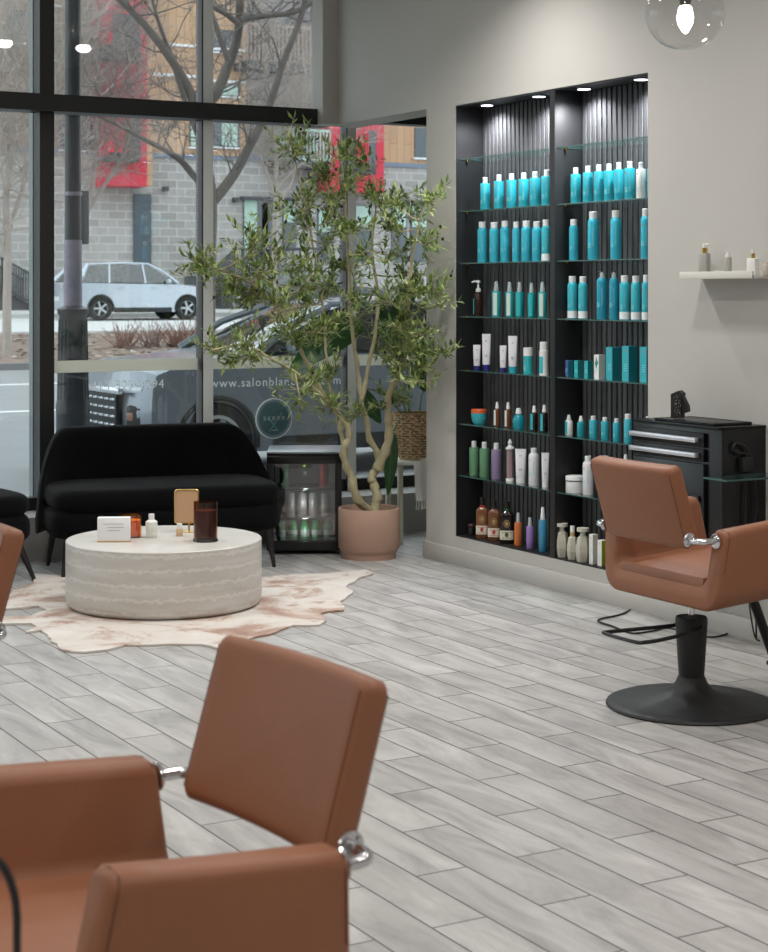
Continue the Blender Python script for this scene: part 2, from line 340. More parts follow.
# ================================================================== COFFEE TABLE, RUG
def stone_mat():
    m = bpy.data.materials.new('travertine'); m.use_nodes = True; nt = m.node_tree; b = nt.nodes['Principled BSDF']; L = nt.links.new
    tc = nt.nodes.new('ShaderNodeTexCoord'); mp = nt.nodes.new('ShaderNodeMapping'); mp.inputs['Scale'].default_value = (2.2, 2.2, 13); L(tc.outputs['Object'], mp.inputs[0])
    n = nt.nodes.new('ShaderNodeTexNoise'); n.inputs['Scale'].default_value = 1; n.inputs['Detail'].default_value = 6; n.inputs['Roughness'].default_value = .6; n.inputs['Distortion'].default_value = .5; L(mp.outputs[0], n.inputs[0])
    cr = nt.nodes.new('ShaderNodeValToRGB'); L(n.outputs['Fac'], cr.inputs[0]); e = cr.color_ramp.elements; e[0].position = .3; e[0].color = lin((184, 178, 170)); e[1].position = .7; e[1].color = lin((207, 204, 199))
    w = nt.nodes.new('ShaderNodeTexWave'); w.bands_direction = 'Z'; w.inputs['Scale'].default_value = 4.6; w.inputs['Distortion'].default_value = 2.6; w.inputs['Detail'].default_value = 4; w.inputs['Detail Scale'].default_value = 7; w.inputs['Detail Roughness'].default_value = .6
    L(tc.outputs['Object'], w.inputs[0]); c2 = nt.nodes.new('ShaderNodeValToRGB'); L(w.outputs['Fac'], c2.inputs[0]); f = c2.color_ramp.elements; f[0].position = .84; f[0].color = (0, 0, 0, 1); f[1].position = 1; f[1].color = (.55, .55, .55, 1)
    mx = nt.nodes.new('ShaderNodeMix'); mx.data_type = 'RGBA'; L(c2.outputs[0], mx.inputs[0]); L(cr.outputs[0], mx.inputs[6]); mx.inputs[7].default_value = lin((224, 222, 216)); L(mx.outputs[2], b.inputs['Base Color']); b.inputs['Roughness'].default_value = .35
    return m
TC = Vector((3.34, 8.085, 0)); TR = .478; TH = .33; RUGZ = .012
bm = bmesh.new(); lathe(bm, [(0, RUGZ), (TR-.03, RUGZ), (TR-.016, .017), (TR-.005, .032), (TR, .06), (TR, TH-.004), (TR-.004, TH), (0, TH)], 96)
tag(obj('coffee_table', bm, stone_mat(), loc=TC), 'low round drum coffee table of banded cream travertine on the cowhide', 'coffee table')
def hide_mat():
    m = bpy.data.materials.new('cowhide'); m.use_nodes = True; nt = m.node_tree; b = nt.nodes['Principled BSDF']; L = nt.links.new
    tc = nt.nodes.new('ShaderNodeTexCoord'); n = nt.nodes.new('ShaderNodeTexNoise'); n.inputs['Scale'].default_value = 2.6; n.inputs['Detail'].default_value = 7; n.inputs['Roughness'].default_value = .65; n.inputs['Distortion'].default_value = .6
    L(tc.outputs['Object'], n.inputs[0]); cr = nt.nodes.new('ShaderNodeValToRGB'); L(n.outputs['Fac'], cr.inputs[0]); e = cr.color_ramp.elements
    e[0].position = .36; e[0].color = lin((206, 200, 192)); e[1].position = .68; e[1].color = lin((138, 100, 82)); x = e.new(.5); x.color = lin((198, 188, 179)); y = e.new(.57); y.color = lin((168, 140, 124))
    L(cr.outputs[0], b.inputs['Base Color']); b.inputs['Roughness'].default_value = .8; b.inputs['Sheen Weight'].default_value = .2
    return m
rug_px = [(31, 575), (66, 577), (130, 572), (200, 572), (260, 579), (292, 576), (328, 574.5), (352, 573), (366, 571), (372, 575), (359, 580), (346, 587), (353, 594), (347, 598), (341, 603), (344, 612), (330, 613), (319, 615), (326, 622), (320, 627), (292, 627), (276, 634), (250, 640), (219, 650), (200, 646), (167, 646), (125, 647), (105, 652), (83, 654), (62, 652), (49, 639), (40, 632), (26, 634), (36, 628), (30, 625), (0, 626), (-25, 628), (-28, 622), (0, 619), (30, 618), (46, 612), (38, 608), (0, 611), (-40, 612), (-55, 603), (-40, 590), (-10, 596), (4, 600), (18, 590), (36, 584), (30, 578)]
out = []
pts = [F(x, y, 0) for x, y in rug_px]
rr_ = random.Random(3)
for i in range(len(pts)):
    a, b = pts[i], pts[(i+1) % len(pts)]; n = max(1, int((b-a).length/.05))
    for k in range(n):
        p = a.lerp(b, k/n); out.append(Vector((p.x+rr_.uniform(-.009, .009), p.y+rr_.uniform(-.009, .009), 0)))
bm = bmesh.new(); cen = TC.copy()
def rug_ring(s, z, cz=0): return [bm.verts.new((cen.x+(p.x-cen.x)*s, cen.y+(p.y-cen.y)*s, z+(cz*max(0, math.sin(i*.37)+.2*math.sin(i*1.7)) if cz else 0))) for i, p in enumerate(out)]
rA = rug_ring(1, .001); rB = rug_ring(1.0, .010)
bridge(bm, rA, rB)
bm.faces.new(rB); bmesh.ops.triangulate(bm, faces=[f for f in bm.faces if len(f.verts) > 4])
tag(obj('cowhide_rug', bm, hide_mat(), smooth=False), 'cream and brown cowhide rug with a ragged outline under the coffee table', 'rug')
# items on the table
def on_table(px, py): return F(px, py, TH)
white_pl = mat('white_plastic', (232, 231, 228), .4); gold = mat('brushed_gold', (212, 178, 112), .28, metal=1); cardm = mat('white_card', (235, 235, 236), .6)
inkm = mat('grey_ink', (170, 165, 160), .7)
p = on_table(114, 541.5); t = thing('table_card', 'white printed card block with thin gold base on the travertine table', 'card', p, R(-27))
bm = bmesh.new(); box(bm, (0, 0, .062), (.155, .05, .112), bev=.001); obj('card_block', bm, cardm, t)
bm = bmesh.new(); box(bm, (0, 0, .003), (.158, .053, .006), bev=.001); obj('base', bm, gold, t)
bm = bmesh.new()
for k in range(3): box(bm, (.01*(k % 2), -.0258, .088-.016*k), (.10-.02*k, .0006, .0025))
obj('printed_line', bm, inkm, t)
amber = glassmat('amber_glass', (246, 212, 150), 1.45, .02, .06); wax = mat('wax', (226, 150, 70), .5); darkg = glassmat('dark_glass', (214, 178, 152), 1.45, .02, .01)
def candle(px, py, r, h, g, waxz, wm, label, foot=False):
    t = thing('candle', label, 'candle', on_table(px, py)); bm = bmesh.new(); z0 = .014 if foot else 0
    lathe(bm, [(0, z0), (r, z0), (r, h), (r-.004, h), (r-.004, z0+.008), (0, z0+.008)], 32); obj('glass_jar', bm, g, t)
    bm = bmesh.new(); lathe(bm, [(0, z0+.009), (r-.006, z0+.009), (r-.006, waxz), (0, waxz-.001)], 32); obj('wax', bm, wm, t)
    bm = bmesh.new(); tube(bm, [(0, 0, waxz-.002), (0, 0, waxz+.01)], .0012, 5); obj('wick', bm, rubber, t)
    if foot:
        bm = bmesh.new(); lathe(bm, [(0, 0), (r+.004, 0), (r+.004, .006), (r-.002, .014), (0, .014)], 32); obj('glass_foot', bm, mat('smoked_base', (40, 34, 32), .2), t)
candle(131, 537, .053, .11, amber, .085, wax, 'short amber glass candle behind the white card block')
candle(205.5, 541, .058, .192, darkg, .15, mat('brown_wax', (98, 48, 28), .5), 'tall dark brown glass candle on the coffee table', True)
p = on_table(151.5, 537.5); t = thing('lotion_bottle', 'small off-white faceted bottle between the two candles', 'bottle', p)
bm = bmesh.new(); lathe(bm, [(0, 0), (.024, 0), (.028, .01), (.032, .05), (.031, .078), (.016, .088), (0, .088)], 8); obj('bottle_body', bm, mat('stone_white', (220, 219, 212), .5), t, smooth=False)
bm = bmesh.new(); lathe(bm, [(0, .086), (.014, .086), (.014, .116), (0, .116)], 20); obj('cap', bm, white_pl, t)
p = on_table(189, 532); t = thing('table_mirror', 'gold framed rectangular vanity mirror on a small round foot', 'mirror', p, R(-24))
bm = bmesh.new(); lathe(bm, [(0, 0), (.03, 0), (.03, .004), (.006, .010), (.004, .05), (0, .05)], 24); obj('foot', bm, gold, t)
def rrect(w, h, r, n=5):
    o = []
    for cx, cz, a0 in ((w-r, h-r, 0), (-w+r, h-r, 90), (-w+r, -h+r, 180), (w-r, -h+r, 270)):
        for k in range(n+1): a = R(a0+90*k/n); o.append((cx+r*math.cos(a), cz+r*math.sin(a)))
    return o
bm = bmesh.new(); tilt = lambda u, v, w: (u-.012, w+.12*v, .13+v)
loft(bm, [[tilt(u, v, w) for u, v in rrect(a, .085-.062+a, .014)] for a, w in ((.060, .004), (.062, .002), (.062, -.004), (.060, -.006), (.057, -.006), (.057, -.003))], caps=False)
loft(bm, [[tilt(u, v, .004) for u, v in rrect(.06, .083, .014)], [tilt(u, v, .003) for u, v in rrect(.06, .083, .014)]]); obj('frame', bm, gold, t)
bm = bmesh.new(); loft(bm, [[tilt(u, v, .002) for u, v in rrect(.057, .080, .013)], [tilt(u, v, -.0035) for u, v in rrect(.057, .080, .013)]]); obj('mirror_panel', bm, mat('beige_reflection', (196, 158, 122), .35, metal=.25), t)  # panel colour stands in for the beige that the mirror reflects
p = on_table(179.5, 536); t = thing('sample_bottle', 'tiny tan bottle with white cap in front of the gold mirror', 'bottle', p, R(-20))
bm = bmesh.new(); box(bm, (0, 0, .019), (.034, .028, .038), bev=.003); obj('bottle_body', bm, mat('tan_liquid', (206, 176, 140), .4), t)
bm = bmesh.new(); lathe(bm, [(0, .038), (.013, .038), (.013, .062), (0, .062)], 16); obj('cap', bm, white_pl, t)
# ================================================================== SOFA AND OTTOMAN
fabric = mat('black_boucle', (9, 9, 11), .95, spec=.1, sheen=.04, bump=.4, bscale=220)
legm = mat('black_metal', (22, 22, 24), .5)
def sup(w, d, n=40, e=4.0):
    o = []
    for k in range(n):
        a = 2*PI*k/n; c, s = math.cos(a), math.sin(a)
        o.append((w*math.copysign(abs(c)**(2/e), c), d*math.copysign(abs(s)**(2/e), s)))
    return o
def padlayer(bm, w, d, z0, z1, r, cx=0, cy=0, e=4.0, n=44, dome=.0):
    rings = []
    for k in range(6):
        a = R(90*k/5); rings.append((r*(1-math.sin(a)), z0+r*(1-math.cos(a))))
    for k in range(6):
        a = R(90*k/5); rings.append((r*(1-math.cos(a)), z1-r+r*math.sin(a)))
    rings += [(r+.4*(w-r)*.5, z1+dome*.7), (r+.8*min(w, d)*.9, z1+dome)]
    loft(bm, [[(cx+x, cy+y, z) for x, y in sup(max(w-i, .02), max(d-i, .02), n, e)] for i, z in rings])
def leg(t, x, y, z1, sx, sy):
    bm = bmesh.new(); tube(bm, [(x+sx, y+sy, 0), (x, y, z1)], [.010, .022], 12); obj('leg', bm, legm, t)
t = thing('sofa', 'black boucle two seat sofa with rounded back against the window', 'sofa', (3.80, 9.27, 0), R(-9.5))
bm = bmesh.new(); padlayer(bm, .65, .33, .205, .375, .06, 0, -.02, 6); obj('seat_base', bm, fabric, t, angle=60)
bm = bmesh.new(); padlayer(bm, .64, .335, .355, .475, .05, 0, -.025, 6, dome=.012); obj('seat_cushion', bm, fabric, t, angle=60)
bm = bmesh.new(); rings = []; N = 40
for k in range(N+1):
    u = -1+2*k/N; x = .69*math.sin(u*PI/2) if False else .69*u
    au = abs(u); h = .770-.43*max(0, (au-.66)/.34)**2.4; th = .075*(1-.35*max(0, (au-.8)/.2)); yc = .285-.30*max(0, (au-.62)/.38)**2.0
    if au > .96: h -= .04*(au-.96)/.04
    z0 = .215; r = []
    for cx, cz, a0 in ((th*.5, h-th, 0), (-th*.5, h-th, 90), (-th*.5, z0+.04, 180), (th*.5, z0+.04, 270)):
        rad = th if a0 < 180 else .04
        for j in range(6): a = R(a0+90*j/5); r.append((x, yc+cx+rad*.5*math.cos(a)+ (.03*(cz > .4)), cz+rad*math.sin(a)))
    rings.append(r)
loft(bm, rings); obj('backrest', bm, fabric, t, angle=60)
for x, y, sx, sy in ((-.56, -.26, -.03, -.02), (.56, -.26, .03, -.02), (-.56, .19, -.03, .02), (.56, .19, .03, .02)): leg(t, x, y, .215, sx, sy)
t = thing('ottoman', 'black boucle seat with splayed black legs cut off by the left edge', 'seat', (2.66, 9.33, 0), R(6))
bm = bmesh.new(); padlayer(bm, .34, .31, .205, .365, .06, 0, 0, 5); obj('seat_base', bm, fabric, t, angle=60)
bm = bmesh.new(); padlayer(bm, .335, .305, .35, .465, .05, 0, 0, 5, dome=.01); obj('seat_cushion', bm, fabric, t, angle=60)
for x, y, sx, sy in ((-.26, -.2, -.06, -.04), (.26, -.2, .08, -.05), (-.26, .2, -.06, .04), (.26, .2, .06, .04)): leg(t, x, y, .215, sx, sy)
# ================================================================== MINI FRIDGE
FR = thing('mini_fridge', 'black glass door mini fridge stocked with cans beside the sofa', 'fridge', (4.80, 9.43, 0), R(-28))
fb = mat('fridge_black', (20, 20, 22), .35); ftop = mat('fridge_top', (150, 158, 166), .3, metal=.3)
W2, D2, HH = .220, .20, .60
bm = bmesh.new()
for (c, s) in (((-W2+.015, 0, HH/2+.01), (.03, 2*D2, HH-.03)), ((W2-.015, 0, HH/2+.01), (.03, 2*D2, HH-.03)), ((0, D2-.015, HH/2+.01), (2*W2-.04, .03, HH-.03)), ((0, 0, .045), (2*W2-.04, 2*D2, .05)), ((0, 0, HH-.035), (2*W2-.04, 2*D2, .06))): box(bm, c, s)
obj('cabinet_body', bm, fb, FR)
bm = bmesh.new(); box(bm, (0, 0, HH-.004), (2*W2, 2*D2+.03, .012), bev=.004); obj('top_panel', bm, ftop, FR)
bm = bmesh.new()
yd = -D2-.016
for (c, s) in (((-W2+.02, yd, .30), (.04, .028, .55)), ((W2-.02, yd, .30), (.04, .028, .55)), ((0, yd, .052), (2*W2, .028, .054)), ((0, yd, .553), (2*W2, .028, .044))): box(bm, c, s, bev=.003)
box(bm, (-W2+.05, yd-.012, .572), (.10, .03, .012), bev=.003)
dr = obj('door_frame', bm, fb, FR)
bm = bmesh.new(); box(bm, (0, yd+.004, .305), (2*W2-.07, .006, .46)); obj('door_glass', bm, glassmat('fridge_glass', (190, 194, 194), 1.45, .0, .05), dr)
for z in (.20, .375):
    bm = bmesh.new()
    for k in range(9): tube(bm, [(-W2+.032, -D2+.02+k*.04, z), (W2-.032, -D2+.02+k*.04, z)], .002, 5)
    tube(bm, [(-W2+.032, -D2+.02, z+.002), (W2-.032, -D2+.02, z+.002)], .004, 6); obj('wire_shelf', bm, chrome, FR)
bm = bmesh.new(); box(bm, (-.03, D2-.09, .5), (.14, .06, .05), bev=.006); obj('cooling_unit', bm, fb, FR)
bm = bmesh.new(); box(bm, (.0, -D2-.0005+.02, .515), (.012, .004, .010)); obj('status_light', bm, mat('green_led', (150, 230, 40), .4, emit=(170, 240, 40), es=2.2), FR)
bm = bmesh.new(); box(bm, (0, D2-.032, .31), (2*W2-.07, .004, .46)); obj('liner', bm, mat('fridge_liner', (196, 200, 200), .6), FR)
for z_ in (.14, .30, .47):  # unseen fill points, added to brighten the cans and bottles
    fl_ = bpy.data.lights.new('fridge_fill', 'POINT'); fl_.energy = .35; fl_.shadow_soft_size = .015; fo_ = bpy.data.objects.new('fridge_fill', fl_); COL.objects.link(fo_); fo_.parent = FR; fo_.location = (.0, -.185, z_)
frM = Matrix.Translation(FR.location) @ Matrix.Rotation(R(-28), 4, 'Z')
def can(x, y, z, col, nm, label, bottle=False, grp=None):
    q = frM @ Vector((x, y, z)); t = thing('beer_bottle' if bottle else 'drink_can', label, 'bottle' if bottle else 'can', q, 0, grp)
    if bottle:
        bm = bmesh.new(); lathe(bm, [(0, 0), (.027, 0), (.028, .006), (.028, .08), (.024, .098), (.012, .115), (.011, .135), (0, .135)], 16); obj('bottle_body', bm, mat(nm, col, .15), t)
        bm = bmesh.new(); lathe(bm, [(0, .13), (.013, .13), (.013, .142), (0, .142)], 14); obj('cap', bm, mat('silver_lid', (170, 172, 172), .3, metal=.5), t)
        bm = bmesh.new(); lathe(bm, [(.0285, .02), (.0285, .06)], 16); obj('label', bm, mat('pale_label', (190, 205, 195), .5), t)
    else:
        bm = bmesh.new(); lathe(bm, [(0, 0), (.022, 0), (.029, .008), (.029, .135), (.024, .145), (.0, .145)], 18); obj('can_body', bm, mat(nm, col, .35, metal=.2), t)
        bm = bmesh.new(); lathe(bm, [(0, .1455), (.023, .1455), (.024, .148), (.022, .149), (.021, .147), (0, .147)], 18); obj('lid', bm, mat('silver_lid', (170, 172, 172), .3, metal=.5), t)
ords = ['leftmost', 'second', 'middle', 'fourth', 'rightmost']
for k in range(5): can(-.14+.07*k, -.11, .072, (60, 150, 95), 'green_glass', 'green bottle on the fridge bottom, %s of the five' % ords[k], True, 'green bottles at the bottom of the fridge')
for k in range(4): can(-.085+.07*k, -.11, .204, (188, 184, 180), 'silver_can', 'silver can on the middle fridge rack, %s of four' % ['leftmost', 'second', 'third', 'rightmost'][k], False, 'silver cans on the middle fridge rack')
can(.115, -.10, .38, (176, 56, 50), 'red_can', 'red can on the top fridge rack')
can(-.12, -.10, .38, (40, 120, 84), 'green_can', 'green can on the top fridge rack')
# ================================================================== OLIVE TREE IN PLANTER
PC = Vector((4.975, 8.955, 0))
clay = mat('blush_clay', (176, 142, 124), .75, var=.04, bump=.1, bscale=90); soil = mat('soil', (70, 55, 45), .95)
PL = thing('planter', 'round blush clay planter holding the olive tree', 'planter', PC)
bm = bmesh.new(); lathe(bm, [(0, 0), (.155, 0), (.155, .03), (.168, .045), (.178, .06), (.179, .285), (.176, .29), (.168, .29), (.165, .285), (.163, .20), (0, .20)], 56); obj('pot', bm, clay, PL)
bm = bmesh.new(); lathe(bm, [(0, .2), (.161, .205), (.161, .24), (.08, .248), (0, .25)], 32); obj('soil', bm, soil, PL)
bark = mat('olive_bark', (168, 158, 126), .85, var=.18, vscale=14, bump=.6, bscale=60)
lf = [thinmat('olive_leaf_dark', (92, 112, 62), .3, .45), thinmat('olive_leaf_mid', (130, 148, 82), .3, .45), thinmat('olive_leaf_light', (176, 188, 124), .3, .45)]
OT = thing('olive_tree', 'tall potted olive tree with gnarled pale trunks in front of the window', 'tree', (PC.x, PC.y, .24))
off = Vector((PC.x, PC.y, .24))
rt = random.Random(11)
def OB(px, py, Y): return B(px, py, Y)-off
trunks = [
    ([(370, 512, 8.95), (358, 500, 8.93), (352, 480, 8.92), (345, 462, 8.92), (344, 448, 8.9), (349, 437, 8.9), (346, 424, 8.92), (336, 412, 8.92), (324, 396, 8.92), (312, 372, 8.9), (301, 350, 8.88), (289, 325, 8.86), (270, 300, 8.84), (250, 283, 8.8), (222, 270, 8.76), (197, 258, 8.74)], .023, .004),
    ([(346, 450, 8.92), (340, 430, 8.98), (336, 405, 9.02), (330, 385, 9.05), (326, 350, 9.08), (322, 300, 9.1), (312, 240, 9.1), (300, 180, 9.08), (288, 130, 9.05)], .013, .003),
    ([(374, 512, 8.97), (377, 498, 8.97), (374, 485, 8.99), (371, 478, 9.0), (377, 468, 9.0), (378, 455, 9.0), (370, 440, 9.0), (366, 420, 8.98), (361, 400, 8.97), (358, 370, 8.96), (353, 340, 8.95), (350, 300, 8.94), (348, 250, 8.93), (345, 200, 8.92), (341, 155, 8.9)], .026, .004),
    ([(377, 470, 8.99), (385, 452, 8.97), (389, 432, 8.95), (388, 412, 8.94), (390, 392, 8.92), (400, 370, 8.88), (405, 340, 8.82), (408, 300, 8.75), (412, 260, 8.68), (420, 220, 8.6), (430, 196, 8.55)], .026, .004),
    ([(361, 400, 8.97), (372, 350, 9.0), (378, 300, 9.03), (372, 250, 9.05), (376, 200, 9.05), (370, 165, 9.05)], .012, .003),
    ([(336, 412, 8.92), (318, 392, 8.8), (295, 372, 8.72), (270, 358, 8.66), (245, 345, 8.62), (212, 350, 8.58)], .010, .003),
]
bm = bmesh.new(); nodes = []
for path, r0, r1 in trunks:
    P = smooth_path([OB(*p) for p in path], 4); n = len(P)
    for i in range(1, n-1): P[i] += Vector((rt.uniform(-1, 1), rt.uniform(-1, 1), 0))*.004
    rad = [1.2*(r0+(r1-r0)*(i/(n-1))**.75)*(1+.16*math.sin(i*1.9)+.08*rt.random()) for i in range(n)]
    tube(bm, P, rad, 9)
    for i, q in enumerate(P):
        if i > n*.35: nodes.append(q)
targets = [(290, 140), (300, 150), (318, 172), (340, 152), (366, 166), (352, 186), (376, 192), (330, 190), (412, 192), (434, 197), (418, 215), (398, 205), (445, 286), (442, 305), (448, 350), (436, 365), (428, 240), (405, 250), (390, 222), (400, 290), (415, 320), (430, 330), (385, 300), (370, 250), (330, 215), (310, 200), (290, 205), (270, 217), (260, 228), (285, 240), (305, 258), (325, 240), (345, 262), (352, 295), (330, 290), (310, 300), (290, 285), (196, 258), (206, 268), (228, 285), (243, 293), (256, 270), (250, 300), (210, 348), (226, 352), (246, 344), (262, 352), (278, 330), (295, 342), (315, 337), (330, 372), (310, 382), (300, 402), (332, 402), (352, 412), (386, 350), (402, 370), (422, 380), (412, 402), (388, 396), (376, 340), (360, 225), (345, 225), (318, 270), (362, 320), (395, 325), (425, 290), (414, 268), (425, 350), (300, 225), (335, 320), (275, 300), (300, 318)]
leafbm = bmesh.new(); olive_pos = []
def leaf(p, d, L, w, mi):
    d = d.normalized(); s = d.cross(Vector((rt.uniform(-.5, .5), rt.uniform(-.5, .5), 1))).normalized(); n = d.cross(s)
    a = leafbm.verts.new(p); b = leafbm.verts.new(p+d*L*.45+s*w+n*L*.04); c = leafbm.verts.new(p+d*L-n*L*.05); e = leafbm.verts.new(p+d*L*.45-s*w+n*L*.04); m = leafbm.verts.new(p+d*L*.5)
    for f in ((a, b, m), (b, c, m), (a, m, e), (m, c, e)):
        leafbm.faces.new(f).material_index = mi
def okpos(q):
    w = q+off
    return not (w.x > XW-.015 and w.y < 8.84) and w.y < 9.75
def twig(p, d, L, nl):
    pts = [p]; q = p.copy(); dd = d.normalized()
    for k in range(4):
        dd = (dd+Vector((rt.uniform(-.25, .25), rt.uniform(-.25, .25), rt.uniform(-.12, .22)))).normalized(); q = q+dd*L/4
        if not okpos(q): break
        pts.append(q.copy())
    if len(pts) < 2: return
    tube(bm, pts, [.0022-.0003*k for k in range(len(pts))], 4)
    for k in range(nl):
        f = (k+.5)/nl*(len(pts)-1); i = min(int(f), len(pts)-2); a = pts[i].lerp(pts[i+1], f-i); td = (pts[i+1]-pts[i]).normalized()
        side = td.cross(Vector((rt.uniform(-1, 1), rt.uniform(-1, 1), rt.uniform(-1, 1)))).normalized()
        ld = (td*rt.uniform(.4, 1.0)+side*rt.uniform(.5, 1)).normalized()
        e = a+ld*.06
        if okpos(e): leaf(a, ld, rt.uniform(.040, .068), rt.uniform(.0065, .0098), rt.choice((0, 0, 1, 1, 1, 2)))
    if rt.random() < .30: olive_pos.append(pts[-1]+Vector((0, 0, -.012)))
for (px, py) in targets:
    if px > 420: Y = rt.uniform(8.25, 8.45)
    elif px < 265: Y = rt.uniform(8.5, 8.85)
    else: Y = rt.uniform(8.65, 9.3)
    T = OB(px, py, Y)
    s = min(nodes, key=lambda q: (q-T).length+ .8*max(0, q.z-T.z))
    mid = s.lerp(T, .5)+Vector((rt.uniform(-.04, .04), rt.uniform(-.04, .04), -.03))
    P = smooth_path([s, mid, T], 5); n = len(P); tube(bm, P, [.006-.0042*i/(n-1) for i in range(n)], 6)
    D = (T-s).normalized() if (T-s).length > .02 else Vector((0, 0, 1))
    for k in range(10):
        f = rt.uniform(.35, 1); a = P[int(f*(n-1))]
        d = (D*.6+Vector((rt.uniform(-1, 1), rt.uniform(-1, 1), rt.uniform(-.5, 1)))).normalized()
        twig(a, d, rt.uniform(.09, .19), rt.randint(9, 15))
obj('trunk', bm, bark, OT, angle=70)
obj('foliage', leafbm, lf, OT, smooth=False)
om = mat('olive_fruit', (44, 30, 36), .3); first = None
rt.shuffle(olive_pos)
for q in olive_pos[:90]:
    if first is None:
        bm = bmesh.new(); lathe(bm, [(0, -.011), (.006, -.008), (.0085, 0), (.006, .008), (0, .011)], 8); first = obj('olive', bm, om, OT); first.location = q
    else:
        o = first.copy(); COL.objects.link(o); o.parent = OT; o.location = q
# ================================================================== STOOL, BASKET, LEAFY PLANT, THROW
SP = Vector((5.56, 9.42, 0))
t = thing('plant_stool', 'white square stool holding the woven basket in the alcove', 'stool', SP, R(-14))
ws = mat('white_lacquer', (222, 222, 218), .5)
bm = bmesh.new(); box(bm, (0, 0, .492), (.34, .34, .022), bev=.005); obj('seat', bm, ws, t)
for sx in (-1, 1):
    for sy in (-1, 1):
        bm = bmesh.new(); box(bm, (sx*.135, sy*.135, .241), (.03, .03, .482), bev=.003); obj('leg', bm, mat('pale_wood', (196, 192, 172), .6), t)
BP = SP+Vector((-.0, -.0, .503))
t = thing('wicker_basket', 'round woven seagrass basket on the white stool', 'basket', BP)
bm = bmesh.new(); NR, NS = 17, 80
def bprof(f): return .105+.045*math.sin(min(1, f*1.35)*PI/2)-.016*max(0, f-.75)
lathe(bm, [(0, 0), (.098, 0), (.102, .012)], NS)
rg_ = []
for k in range(NR*3+1):
    f = k/(NR*3); row = k//3; bul = (0, .0045, .0045)[k % 3]
    rg_.append([((bprof(f)+bul*(.6+.7*math.sin(i*PI/2.5+(row % 2)*PI)))*math.cos(2*PI*i/NS), (bprof(f)+bul*(.6+.7*math.sin(i*PI/2.5+(row % 2)*PI)))*math.sin(2*PI*i/NS), .012+.268*f) for i in range(NS)])
rs_ = [ring(bm, q) for q in rg_]; rb_ = random.Random(4)
for k in range(len(rs_)-1):
    for i in range(NS):
        f = bm.faces.new((rs_[k][i], rs_[k][(i+1) % NS], rs_[k+1][(i+1) % NS], rs_[k+1][i])); row = k//3
        f.material_index = 2 if k % 3 == 2 and rb_.random() < .6 else (0 if math.sin(i*PI/2.5+(row % 2)*PI) > -.2 else 1)
        if rb_.random() < .12: f.material_index = rb_.choice((0, 1, 2))
lathe(bm, [(.145, .28), (.135, .285), (.130, .22)], NS)
obj('woven_body', bm, [mat('seagrass', (196, 168, 130), .85), mat('seagrass_mid', (158, 128, 94), .85), mat('seagrass_dark', (92, 70, 52), .9)], t, angle=80)
bm = bmesh.new(); tube(bm, [(.137*math.cos(a), .137*math.sin(a), .283) for a in [2*PI*i/40 for i in range(41)]], .008, 8); obj('rim', bm, mat('seagrass_rim', (140, 108, 78), .85, var=.3, vscale=60), t)
GP = BP+Vector((0, 0, .20))
t = thing('broadleaf_plant', 'plant with large dark green paddle leaves growing from the basket', 'plant', GP)
bm = bmesh.new(); lathe(bm, [(0, .0), (.125, .0), (.125, .02), (0, .03)], 24); obj('soil', bm, soil, t)
bl = mat('broad_leaf', (46, 84, 44), .4, var=.12, vscale=8)
def bigleaf(base, tip, w, droop, stem):
    base = Vector(base)-GP; tip = Vector(tip)-GP; b2 = bmesh.new()
    d = tip-base; L = d.length; dn = d.normalized(); view = Vector((-sa, -ca, 0)); s = dn.cross(view).normalized(); n = s.cross(dn).normalized(); N = 14; prev = None
    top = []; bot = []
    for k in range(N+1):
        f = k/N; c = base+d*f+Vector((0, 0, droop*math.sin(PI*f))); ww = w*(math.sin(PI*min(1, f*.97+.03)**.8)**.75 if 0 < f < 1 else .02)
        row = [c+s*ww*j+n*(.02*abs(j)*ww/w) + n*(.004*math.sin(f*30)*abs(j)) for j in (-1, -.5, 0, .5, 1)]
        top.append([b2.verts.new(x) for x in row]); bot.append([b2.verts.new(x-n*.0012) for x in row])
    for k in range(N):
        for j in range(4):
            b2.faces.new((top[k][j], top[k][j+1], top[k+1][j+1], top[k+1][j])); b2.faces.new((bot[k][j], bot[k+1][j], bot[k+1][j+1], bot[k][j+1]))
    obj('leaf', b2, bl, t, angle=60)
    b3 = bmesh.new(); tube(b3, smooth_path([Vector(stem)-GP, (Vector(stem)-GP).lerp(base, .55)+Vector((0, 0, .06)), base], 6), .005, 6); tube(b3, [base, base.lerp(tip, .9)], [.004, .001], 5); obj('leaf_stalk', b3, mat('leaf_stalk', (88, 110, 62), .5), t)
s0 = (GP.x-.03, GP.y, GP.z+.02)
bigleaf(B(362, 322, 9.45), B(288, 372, 9.35), .095, .03, s0)
bigleaf(B(393, 432, 9.25), B(388, 496, 9.2), .042, .0, s0)
bigleaf(B(360, 388, 9.4), B(381, 424, 9.4), .05, .0, s0)
bigleaf(B(392, 330, 9.45), B(418, 270, 9.5), .06, .0, s0)
bigleaf(B(424, 392, 9.5), B(428, 330, 9.5), .07, .0, (GP.x+.02, GP.y, GP.z+.02))
bigleaf(B(405, 360, 9.6), B(378, 300, 9.65), .06, .0, s0)
t = thing('fringed_throw', 'off-white fringed throw hanging over the side of the white stool', 'throw', SP)
bm = bmesh.new(); rows = []; th = mat('throw_cotton', (226, 222, 216), .95, bump=.4, bscale=150)
pts = [B(417, 459, 9.28)-SP, B(421, 454, 9.27)-SP, B(424, 448, 9.26)-SP]
def throw_pt(u, v):      # u along hem, v down
    x0 = -.075+.24*u+.02*v; y0 = -.215-.012*math.sin(u*14)-.01*math.sin(v*6+u*5)
    return Vector((x0, y0, .50+.07*u-.27*v*(1-.15*(1-u))))
Ru = Matrix.Rotation(R(-14), 3, 'Z')
